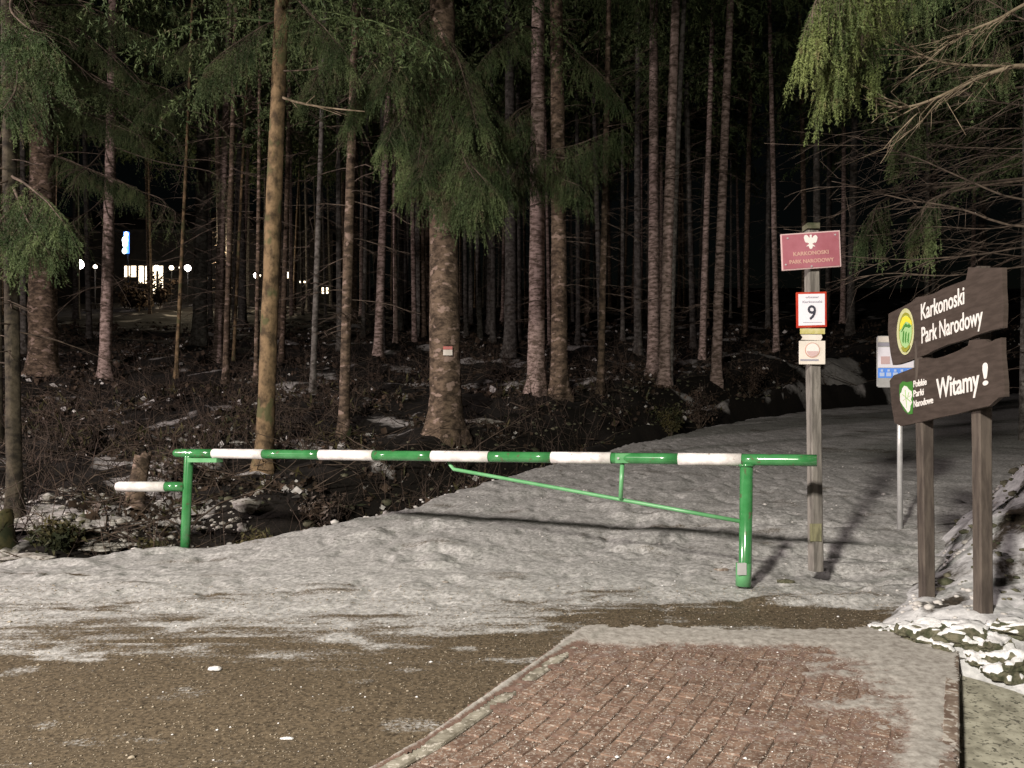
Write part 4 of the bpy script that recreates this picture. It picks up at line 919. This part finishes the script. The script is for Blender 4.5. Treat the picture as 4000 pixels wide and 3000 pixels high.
LB = [[(95, 120, yl_), (60, 150, yl_ - 1.5), (20, 190, yl_ - 2.6), (-20, 230, yl_ - 3.2)], [(95, 60, yl_), (110, 100, yl_ - 1.6), (70, 150, yl_ - 2.8), (30, 210, yl_ - 3.4)],
      [(95, 200, yl_), (170, 240, yl_ - 1.0), (250, 270, yl_ - 1.6), (320, 300, yl_ - 2.0)], [(95, 330, yl_), (160, 350, yl_ - .9), (230, 380, yl_ - 1.5), (300, 410, yl_ - 1.9)],
      [(95, 400, yl_), (60, 430, yl_ - 1.6), (90, 480, yl_ - 2.6), (140, 520, yl_ - 3.2)], [(95, 420, yl_), (40, 440, yl_ - 1.4), (10, 470, yl_ - 2.4), (-30, 500, yl_ - 3.0)],
      [(95, 30, yl_), (170, 60, yl_ - 1.2), (240, 120, yl_ - 2.0), (300, 180, yl_ - 2.4)], [(95, 100, yl_), (180, 150, yl_ - .8), (250, 190, yl_ - 1.4), (380, 250, yl_ - 1.6)],
      [(95, 0, yl_), (60, 20, yl_ - 1.6), (30, 70, yl_ - 2.6), (0, 110, yl_ - 3.2)], [(95, 450, yl_), (80, 470, yl_ - 1.8), (60, 500, yl_ - 2.6), (70, 540, yl_ - 3.1)],
      [(95, 10, yl_), (180, 10, yl_ - 1.2), (270, 50, yl_ - 2.0), (340, 90, yl_ - 2.4)]]
for k, pts in enumerate(LB): bough('l', pts, 450 + k, **NEAR)
for k, (key, pts) in enumerate([('a', [(605, 40, 13), (560, 60, 12.8), (500, 100, 12.5), (440, 150, 12.3)]), ('b', [(765, 60, 17), (720, 110, 16.5), (690, 150, 16), (670, 200, 15.6)]),
        ('a', [(612, -30, 13), (660, 20, 12.5), (700, 60, 12.2), (740, 110, 12)]), ('e', [(1203, 60, 19), (1240, 110, 18.3), (1290, 150, 17.6), (1340, 210, 17)]),
        ('n', [(440, 150, 24), (400, 180, 23), (350, 200, 22), (300, 240, 21.4)]),
        ('d', [(1160, 60, 18.5), (1120, 60, 17.6), (1080, 90, 17), (1040, 130, 16.4)]), ('b', [(768, 20, 17), (820, 20, 16), (860, 40, 15.4), (900, 80, 14.9)]),
        ('o', [(482, 60, 22), (450, 80, 21), (410, 90, 20), (380, 130, 19)]) ]): bough(key, pts, 480 + k, **NEAR)
ym = trees['m'][3]
for k, pts in enumerate([[(26, 380, ym), (60, 400, ym - .5), (100, 430, ym - .9), (140, 480, ym - 1.1)], [(26, 400, ym), (50, 450, ym - .5), (70, 490, ym - .9), (90, 520, ym - 1.1)],
      [(26, 60, ym), (60, 80, ym - .6), (90, 110, ym - 1.0), (120, 150, ym - 1.2)], [(26, 100, ym), (40, 150, ym - .6), (30, 200, ym - 1.0), (10, 240, ym - 1.2)],
      [(26, -20, ym), (20, 20, ym - .8), (60, 60, ym - 1.2), (100, 80, ym - 1.5)], [(26, 440, ym), (10, 470, ym - .6), (-10, 500, ym - .9), (-30, 520, ym - 1.0)]]):
    bough('m', pts, 520 + k, **dict(NEAR, n_tw=36, tw_len=.6, st_len=.28))
YK = trees['k'][3]
for k in range(9):
    q = random.Random(900 + k); x0 = q.uniform(150, 480); y0 = q.uniform(180, 480)
    bough('k', [(232, y0 - 60, YK), ((x0 + 232) / 2, y0 - 20, YK - .8), (x0, y0, YK - 1.6), (x0 + q.uniform(-40, 60), y0 + 50, YK - 2.0)], 540 + k, **dict(NEAR, n_tw=26, strands=3, bl=12, tw_len=.8))
# single bare limbs on the ochre and mottled trunks
def limb(key, pts, r, m='twig', seed=0):
    mb = MB(); rs = np.random.RandomState(seed); ax = bez([D(*p) for p in pts], 10, .012, rs); mb.tube(ax, np.linspace(r, r * .35, 10), 6)
    for h in range(5):
        i = 2 + h; d = ax[i + 1] - ax[i]; e = d * 1.6 + rs.randn(3) * .10; mb.tube([ax[i], ax[i] + e * .6, ax[i] + e * 1.2], [r * .4, r * .3, r * .15], 4, False)
    return mb.obj('branch', M[m], trees[key][0])
limb('a', [(603, 208, 13), (640, 220, 12.7), (700, 232, 12.4), (790, 242, 12.2)], .024, 'barebranch', 1)
limb('a', [(603, 150, 13), (640, 155, 12.8), (690, 150, 12.6), (720, 130, 12.4)], .014, 'twig', 2)
limb('b', [(757, 290, 17), (720, 330, 16.6), (690, 350, 16.4), (660, 360, 16.2)], .014, 'twig', 3)
limb('g', [(1455, 365, 22), (1500, 345, 21.6), (1540, 335, 21.3), (1590, 330, 21)], .014, 'twig', 4)
for k in range(16):
    q = random.Random(40 + k); key = q.choice(['k', 'n', 'o', 'l', 'q', 'C', 'F']); t_, b_, d_, y_ = trees[key]
    bx0 = (b_.x / y_ * F_PX + 2000) / 1.8083; y0 = q.uniform(220, 620); sd = q.choice([-1, 1]); L = q.uniform(70, 190)
    limb(key, [(bx0 + 6, y0, y_), (bx0 + sd * L * .5, y0 + q.uniform(-30, 20), y_ - .7), (bx0 + sd * L, y0 + q.uniform(-20, 60), y_ - 1.3), (bx0 + sd * L * 1.3, y0 + q.uniform(0, 100), y_ - 1.6)], .012, 'twig', 20 + k)

# --- bare branches reaching in from the big spruce off the right edge
bx_, by_ = 9.0, 9.0
zb_ = float(bank_z(np.array([bx_]), np.array([by_]))[0])
rt = thing('spruce_tree', 'spruce outside the right edge whose bare limbs and one green bough hang over the road', 'tree', (bx_, by_, zb_), TGRP)
mb = MB(); trunk_into(mb, (bx_, by_, zb_), (0, 0, 1), .6, 22, 91); mb.obj('trunk', M['bark2'], rt)
c = bpy.data.objects.new('crown', CR[0]); COL.objects.link(c); c.parent = rt; c.rotation_euler = (0, 0, 1)
def bare(pts, r, seed, sub=14, dep=7.5, m='barebranch', lab=None):
    rs = np.random.RandomState(seed); mb = MB(); n = 18
    W = [P(px, py, dep + (dep_off if len(q) > 2 else 0)) if False else P(px, py, q[0] if q else dep) for (px, py, *q) in pts]
    ax = bez([Vector((bx_, by_, W[0].z + .5))] + W, n, .015, rs); mb.tube(ax, np.linspace(r, r * .25, n), 6)
    for h in range(sub):
        i = int(5 + (n - 7) * (h + rs.rand()) / sub); i = min(i, n - 2); d = ax[i + 1] - ax[i]; d /= np.linalg.norm(d)
        side = np.cross(d, (0, 0, 1)) * (1 if h % 2 else -1) + np.array((0, 0, rs.uniform(-.5, .35)))
        L = rs.uniform(.25, .8); m_ = 6; s_ = np.linspace(0, 1, m_)[:, None]
        tw = ax[i] + (d * .75 + side * .55) * L * s_ + np.array((0, 0, -.18 * L)) * s_ ** 2 + rs.randn(m_, 3) * .012 * s_
        mb.tube(tw, np.linspace(r * .33, r * .1, m_), 4, False)
        for g in range(3):
            j = rs.randint(1, m_ - 1); e = (tw[j + 1] - tw[j]); e /= np.linalg.norm(e) + 1e-9; l = L * rs.uniform(.2, .5)
            e = e * .8 + rs.randn(3) * .5; s3 = np.linspace(0, 1, 3)[:, None]; mb.tube(tw[j] + e * l * s3, [r * .14, r * .1, r * .06], 3, False)
    return mb.obj('branch', M[m], rt)
BARE = [([(4050, 240), (3929, 265), (3802, 316), (3644, 392), (3549, 421), (3429, 418)], .030, 6.6),
        ([(4050, -20), (3900, 80), (3771, 127), (3701, 152)], .026, 6.6),
        ([(3990, 255), (3800, 268), (3676, 253), (3560, 200), (3442, 146)], .018, 6.8),
        ([(4000, 810), (3821, 715), (3660, 650), (3518, 595), (3347, 532)], .020, 7.6),
        ([(3990, 915), (3821, 829), (3690, 800), (3549, 778), (3400, 740), (3252, 703)], .022, 7.8),
        ([(4040, 960), (3800, 1000), (3550, 1013), (3290, 1006)], .020, 8.0),
        ([(4040, 1030), (3850, 1062), (3676, 1078), (3486, 1059), (3350, 1085), (3233, 1103)], .018, 8.2),
        ([(4040, 420), (3900, 400), (3800, 380), (3730, 350)], .016, 7.0),
        ([(4040, 330), (3850, 480), (3700, 540), (3500, 620)], .014, 8.5),
        ([(4040, 620), (3850, 600), (3600, 700), (3380, 760)], .014, 8.8),
        ([(4040, 860), (3850, 900), (3650, 880), (3400, 930)], .016, 8.4),
        ([(4040, 560), (3900, 650), (3700, 750), (3560, 860)], .014, 8.0),
        ([(4040, 100), (3900, 20), (3800, -40)], .016, 7.2),
        ([(4040, 930), (3900, 960), (3700, 930), (3500, 960), (3350, 940)], .014, 9.2)]
for k, (pts, r, dep) in enumerate(BARE): bare(pts, r * (.8 if k < 3 else .6), 600 + k, 13, dep, 'barebranch' if k < 3 else 'twig')
rs_ = np.random.RandomState(8)
for k in range(15):
    y0 = rs_.uniform(250, 1020); x1 = rs_.uniform(2980, 3600); dep = rs_.uniform(9, 13); y1 = y0 + rs_.uniform(-120, 60)
    bare([(4100, y0 - rs_.uniform(-60, 140)), ((4100 + x1) / 2, (y0 + y1) / 2 + rs_.uniform(-40, 40)), (x1, y1)], rs_.uniform(.006, .010), 640 + k, 14, dep, 'twig')
HANG = dict(n_tw=46, strands=6, tw_len=.50, st_len=.24, bl=44, bL=.024, bw=.0034, droop=1.3, r0=.02, leafm='needle2')
for k, pts in enumerate([
    [(4100, -500, 7.0), (3500, -260, 6.4), (3330, -120, 6.2), (3250, 40, 6.1), (3230, 230, 6.1)],
    [(4100, -600, 7.2), (3500, -300, 6.6), (3320, -60, 6.4), (3270, 120, 6.3), (3215, 330, 6.3)],
    [(4100, -500, 7.0), (3450, -250, 6.3), (3260, -120, 6.0), (3180, 0, 6.0), (3150, 90, 6.0)],
    [(4100, -400, 7.0), (3600, -200, 6.8), (3420, -40, 6.6), (3370, 100, 6.5), (3350, 260, 6.5)],
    [(4100, -300, 8.0), (3900, -100, 8.0), (3800, 20, 8.0), (3560, 130, 8.0)],
    [(4100, -450, 7.4), (3700, -240, 7.4), (3560, -60, 7.3), (3480, 60, 7.2)]]):
    add_branch(rt, [Vector((bx_, by_, P(*pts[0]).z + .3))] + [P(*q) for q in pts], 700 + k, nseg=18, **dict(HANG, start=.45, leafm='needle2' if k < 4 else 'needle'))
for k, (px, py) in enumerate([(3560, 420), (3430, 780), (3900, 150), (3620, 780)]):
    add_branch(rt, [Vector((bx_, by_, P(px, py, 9).z + .5)), P(px + 200, py - 60, 9), P(px, py, 8.8), P(px - 30, py + 120, 8.7)], 720 + k, **dict(HANG, n_tw=30, start=.6, leafm='needle'))

# ------------------------------------------------------------------ undergrowth
def scatter_leaves(name, n, size, m, lab, cat, yr, xr=None, dens=None, up=.02, stand=0.5, aspect=.45):
    y = np.exp(RS.uniform(math.log(yr[0]), math.log(yr[1]), n)); x = RS.uniform(-.72, .72, n) * y
    s = s_left(x, y); k = (s > .25) & (RS.rand(n) < .5 + .5 * sstep(.8, 3.5, s) + sstep(-4.2, -5.2, x)) & (fbm(x * 1.1, y * 1.1, 121, 4) > (dens or .45)); x, y = x[k], y[k]; n = len(x); z = G(x, y)
    sc = size * np.exp(RS.randn(n) * .4) * (1 + .03 * (y - 9))
    d = RS.randn(n, 3); d[:, 2] = np.abs(d[:, 2]) * stand; d /= np.linalg.norm(d, axis=1)[:, None]
    sd = np.cross(d, RS.randn(n, 3)); sd /= np.linalg.norm(sd, axis=1)[:, None]
    c = np.stack([x, y, z + up * RS.rand(n)], -1)
    V = np.stack([c, c + d * sc[:, None] * .5 + sd * sc[:, None] * aspect, c + d * sc[:, None], c + d * sc[:, None] * .5 - sd * sc[:, None] * aspect], 1)
    mb = MB(); mb.add(V.reshape(-1, 3), np.arange(n * 4).reshape(-1, 4)); o = mb.obj(name, m, smooth=False); tag(o, lab, cat); kind(o, 'stuff')
scatter_leaves('leaf_litter', 90000, .062, M['leaf'], 'brown leaf litter covering the forest slope', 'leaves', (8.6, 45), dens=.50)
scatter_leaves('fern_clump', 9000, .12, M['fern'], 'withered ferns and grass on the slope beyond the barrier', 'ferns', (8.8, 22), dens=.56, stand=1.6, aspect=.10, up=.12)
scatter_leaves('snow_flecks', 9000, .07, M['snow'], 'small remnants of snow between the leaves of the forest floor', 'snow', (8.8, 40), dens=.55, stand=.15, up=.03)
def sticks(name, n, lab, yr):
    mb = MB(); rs = np.random.RandomState(77)
    for k in range(n):
        y = math.exp(rs.uniform(math.log(yr[0]), math.log(yr[1]))); x = rs.uniform(-.7, .45) * y
        if float(s_left(np.array([x]), np.array([y]))[0]) < .4: continue
        z = float(G(np.array([x]), np.array([y]))[0]); a = rs.rand() * 6.28; L = rs.uniform(.3, 1.6); e = np.array((math.cos(a), math.sin(a), rs.uniform(-.05, .6)))
        s_ = np.linspace(0, 1, 4)[:, None]; p = np.array((x, y, z + .03)) + e * L * s_ + rs.randn(4, 3) * .04 * L; mb.tube(p, np.linspace(.010, .003, 4) * rs.uniform(.5, 1.5), 4, False)
        for h in range(2):
            j = rs.randint(0, 3); d = e * .5 + rs.randn(3) * .5; mb.tube([p[j], p[j] + d * L * .3], [.005, .002], 3, False)
    o = mb.obj(name, M['darktwig']); tag(o, lab, 'twigs'); kind(o, 'stuff')
sticks('fallen_twigs', 1900, 'tangle of fallen dead twigs on the forest slope', (9.2, 40))
def brush(name, n, lab):
    mb = MB(); rs = np.random.RandomState(91)
    y = np.exp(rs.uniform(math.log(9.2), math.log(34), n)); x = rs.uniform(-.7, .42, n) * y; k = (s_left(x, y) > .35) & (fbm(x * .8, y * .8, 171, 3) > .46); x, y = x[k], y[k]; z = G(x, y)
    for a, b, c in zip(x, y, z):
        h = rs.uniform(.25, .95); e = np.array((rs.randn() * .35, rs.randn() * .35, 1)) * h; s_ = np.linspace(0, 1, 4)[:, None]
        p = np.array((a, b, c - .03)) + e * s_ + rs.randn(4, 3) * .05 * s_; mb.tube(p, [.007, .006, .004, .002], 3, False)
        for g in range(4):
            j = rs.randint(1, 3); d = rs.randn(3) * .5 + (0, 0, .25); q = p[j] + d * h * .45; mb.tube([p[j], q], [.004, .0015], 3, False)
    o = mb.obj(name, M['brushtwig']); tag(o, lab, 'brushwood'); kind(o, 'stuff')
brush('brushwood', 3400, 'tangled leafless brushwood on the forest bank behind the barrier')
# bushes by the roadside
def bush(pos, r, h, seed, m, lab, n=900, L=.09):
    rs = np.random.RandomState(seed); t = thing('bush', lab, 'bush', pos); st = MB(); lf = MB(); P0 = np.array(pos)
    for k in range(14):
        a = rs.rand() * 6.28; e = np.array((math.cos(a) * r * rs.rand(), math.sin(a) * r * rs.rand(), h * (.5 + .5 * rs.rand()))); s_ = np.linspace(0, 1, 5)[:, None]
        p = P0 + e * s_ + rs.randn(5, 3) * .03 * s_; st.tube(p, np.linspace(.009, .003, 5), 4, False)
        q = n // 14; c = P0 + e * (.35 + .65 * rs.rand(q, 1)) + rs.randn(q, 3) * .07; blades(lf, c, rs.randn(q, 3) + (0, 0, -.3), L, L * .22, rs)
    st.obj('stems', M['twig'], t); lf.obj('foliage', m, t, False); t.children[0].name = 'stem'
def gz(dx, y): 
    x = (dx * 1.8083 - 2000) / F_PX * y; return Vector((x, y, float(G(np.array([x]), np.array([y]))[0])))
bush(gz(455, 9.75), .3, .45, 1, M['fern'], 'low yellow green bush just behind the left barrier post')
bush(gz(340, 9.7), .3, .5, 2, M['fern'], 'withered green bush under the short white tipped bar')
bush(gz(1510, 20), .5, 1.2, 3, M['leaf'], 'brown leaved bush at the forest edge left of the sign pole')
bush(gz(1450, 18.5), .4, .8, 4, M['fern'], 'small green bush below the twin trunks at the road edge')
bush(gz(1620, 24), .6, 1.2, 5, M['leaf'], 'dim leafy bush close to the left of the sign pole')
bush(gz(560, 10.6), .3, .4, 6, M['fern'], 'tuft of dry grass at the road edge under the left end of the barrier')
bush(gz(120, 9.3), .3, .25, 7, M['fern'], 'green tuft in the snow at the foot of the left slope')
bush(gz(700, 11.4), .4, .5, 8, M['leaf'], 'brown brushwood behind the barrier below the mottled trunk')
def stump(pos, r, h, seed, m, lab, lean=(0, 0)):
    mb = MB(); n = 12; hs = np.linspace(-.3, h, n); a = np.arange(14) / 14 * 6.283; V = []
    rs = np.random.RandomState(seed)
    A, H = np.meshgrid(a, hs); Rr = r * (1 + .5 * np.exp(-np.clip(H, 0, 9) / .15) + .25 * (vnoise(A * 2, H * 4, seed) - .5))
    H2 = H.copy(); H2[-1] += rs.uniform(-.12, .12, 14)
    V = np.stack([pos[0] + Rr * np.cos(A) + lean[0] * H, pos[1] + Rr * np.sin(A) + lean[1] * H, pos[2] + H2], -1).reshape(-1, 3)
    V = np.vstack([V, (pos[0] + lean[0] * h, pos[1], pos[2] + h - .05)])
    i = np.arange(n - 1)[:, None] * 14; j = np.arange(14)[None]; k = (j + 1) % 14
    mb.add(V, np.stack([i + j, i + k, i + 14 + k, i + 14 + j], -1).reshape(-1, 4), [((n - 1) * 14 + q, (n - 1) * 14 + (q + 1) % 14, len(V) - 1) for q in range(14)])
    o = mb.obj('tree_stump', m); tag(o, lab, 'stump')
g = gz(288, 11.0); stump(g, .11, .75, 3, M['bark2'], 'broken brown stump behind the short white tipped bar', (.18, 0))
g = gz(-8, 9.2); stump(g, .17, .42, 4, M['fern'], 'mossy stump cut off by the left edge of the picture')
for k, (dx, yy) in enumerate([(276, 58), (300, 56), (345, 57)]): bush(gz(dx, yy), 1.2, 2.4, 30 + k, M['leaf'], ('dark bush in front of the left lit window', 'dark bush in front of the middle lit window', 'dark bush right of the lit panels')[k], 500, .35)
# patches of clean snow at the left slope and between trunks
def snow_patch(dx, y, sx, sy, seed, lab):
    g = gz(dx, y); me = rock_mesh('snow_patch', seed, M['oldsnow'], 4, .8, .8, 0, 0); 
    for p in me.polygons: p.use_smooth = True
    o = link('snow_patch', me); o.location = g; o.scale = (sx * .8, sy * .8, .13); tag(o, lab, 'snow')
snow_patch(95, 9.9, 1.3, .8, 21, 'bright snow heap at the foot of the slope on the left edge')
snow_patch(200, 9.75, 1.2, .6, 22, 'snow heap below the white tipped bar')
snow_patch(1495, 21.5, .9, .8, 23, 'bright snow patch beside the orange lit trunk')
snow_patch(1035, 17, 1.0, .8, 24, 'narrow snow patch between the tagged spruce and the pale pink trunk')
snow_patch(530, 14.5, .7, .4, 25, 'small snow patch left of the ochre trunk foot')
snow_patch(30, 9.0, .9, .5, 26, 'snow heap in the lower left corner of the slope')

# ------------------------------------------------------------------ lit building far in the wood, left
YB = 70.0
bd = thing('building', 'distant lit building seen between the trunks at the left', 'building', P(560, 1160, YB))
mb = MB(); x0, x1 = P(150, 0, YB).x, P(1300, 0, YB).x
mb.box(((x0 + x1) / 2, YB + 5, 16.0), x1 - x0, 10, 7.5); mb.obj('wall', M['wall'], bd, False)
mb = MB(); mb.add([(x0 - 1, YB - 1, 19.7), (x1 + 1, YB - 1, 19.7), (x1 + 1, YB + 11, 19.7), (x0 - 1, YB + 11, 19.7), (x0 + 2, YB + 5, 23), (x1 - 2, YB + 5, 23)], [(0, 1, 5, 4), (2, 3, 4, 5), (0, 3, 2, 1)], [(1, 2, 5), (3, 0, 4)]); mb.obj('roof', M['roof'], bd, False)
for k, (a, b, c, d) in enumerate([(484, 1036, 535, 1085), (540, 1036, 590, 1110), (595, 1036, 640, 1150), (1000, 1070, 1022, 1084), (1168, 1095, 1200, 1108), (1255, 1120, 1285, 1150), (1120, 1060, 1140, 1090)]):  # glowing framed panels added in place of a lamplit stretch of wall
    A = P(a, d, YB - .1); B = P(c, b, YB - .1); fb = MB(); ww, hh = B.x - A.x, B.z - A.z
    for (cx, cz, sx, sz) in ((0, .5, 1.1, .12), (0, -.5, 1.1, .12)): fb.box(((A.x + B.x) / 2, YB - .1, (A.z + B.z) / 2 + cz * hh), ww * sx, .16, sz)
    for cx in (-.5, 0, .5): fb.box(((A.x + B.x) / 2 + cx * ww, YB - .1, (A.z + B.z) / 2), .09, .15, hh)
    wf = fb.obj('panel', M['roof'], bd, False); pm = MB(); pm.box(((A.x + B.x) / 2, YB - .05, (A.z + B.z) / 2), ww, .06, hh); pp = pm.obj('glow_face', M['litpanel'], None, False); pp.parent = wf
def globe(px, py, y, r, m, lab, grp=None):
    g0 = P(px, py, y); x = g0.x; zg = float(G(np.array([x]), np.array([y]))[0]); t = thing('garden_lamp', lab, 'lamp', (x, y, zg), grp)
    mb = MB(); mb.tube([(x, y, zg - .3), (x, y, g0.z - r * .8)], .05, 8); mb.obj('lamp_post', M['roof'], t)
    bm = bmesh.new(); bmesh.ops.create_icosphere(bm, subdivisions=3, radius=r); me = bpy.data.meshes.new('lamp_globe'); bm.to_mesh(me); bm.free(); me.materials.append(m)
    for p in me.polygons: p.use_smooth = True
    link('lamp_globe', me, t).location = g0 - Vector(t.location) if False else g0
globe(308, 1032, 58, .34, M['litlamp'], 'largest white lamp globe shining at the far left between trunks')
globe(372, 1042, 60, .14, M['litwarm'], 'small dim lamp just right of the large white globe')
globe(612, 1047, 66, .22, M['litwarm'], 'small lamp right of the big lit window')
globe(670, 1046, 66, .18, M['litwarm'], 'second small lamp of the row right of the big lit window')
globe(707, 1046, 66, .15, M['litwarm'], 'dimmest small lamp in the row right of the lit window')
globe(733, 1047, 66, .25, M['litlamp'], 'brighter lamp ending the row left of the smooth grey trunk')
globe(1003, 1076, 66, .24, M['litlamp'], 'lamp shining just left of the ochre leaning trunk')
nsn = thing('neon_sign', 'glowing blue and white upright sign above the lit panels at left', 'sign', P(490, 990, 64))
mb = MB(); mb.box(P(494, 948, 64.1), .40, .15, 1.7); mb.obj('sign_case', M['neonblue'], nsn, False)
for (x, y, r) in ((493, 915, .2), (488, 938, .3), (488, 955, .24), (486, 980, .24)):
    bm = bmesh.new(); bmesh.ops.create_icosphere(bm, subdivisions=2, radius=r); me = bpy.data.meshes.new('neon_letter'); bm.to_mesh(me); bm.free(); me.materials.append(M['neonwhite'])
    o = link('neon_letter', me, nsn); o.location = P(x, y, 63.95); o.scale = (.8, .3, 1)
mb = MB(); q = P(500, 1000, 64.3); mb.tube([(q.x, q.y, float(G(np.array([q.x]), np.array([q.y]))[0]) - .2), (q.x, q.y, P(500, 900, 64.3).z)], .07, 8); mb.obj('sign_mast', M['roof'], nsn)
print('bricks', nb, 'far trees', len(far))
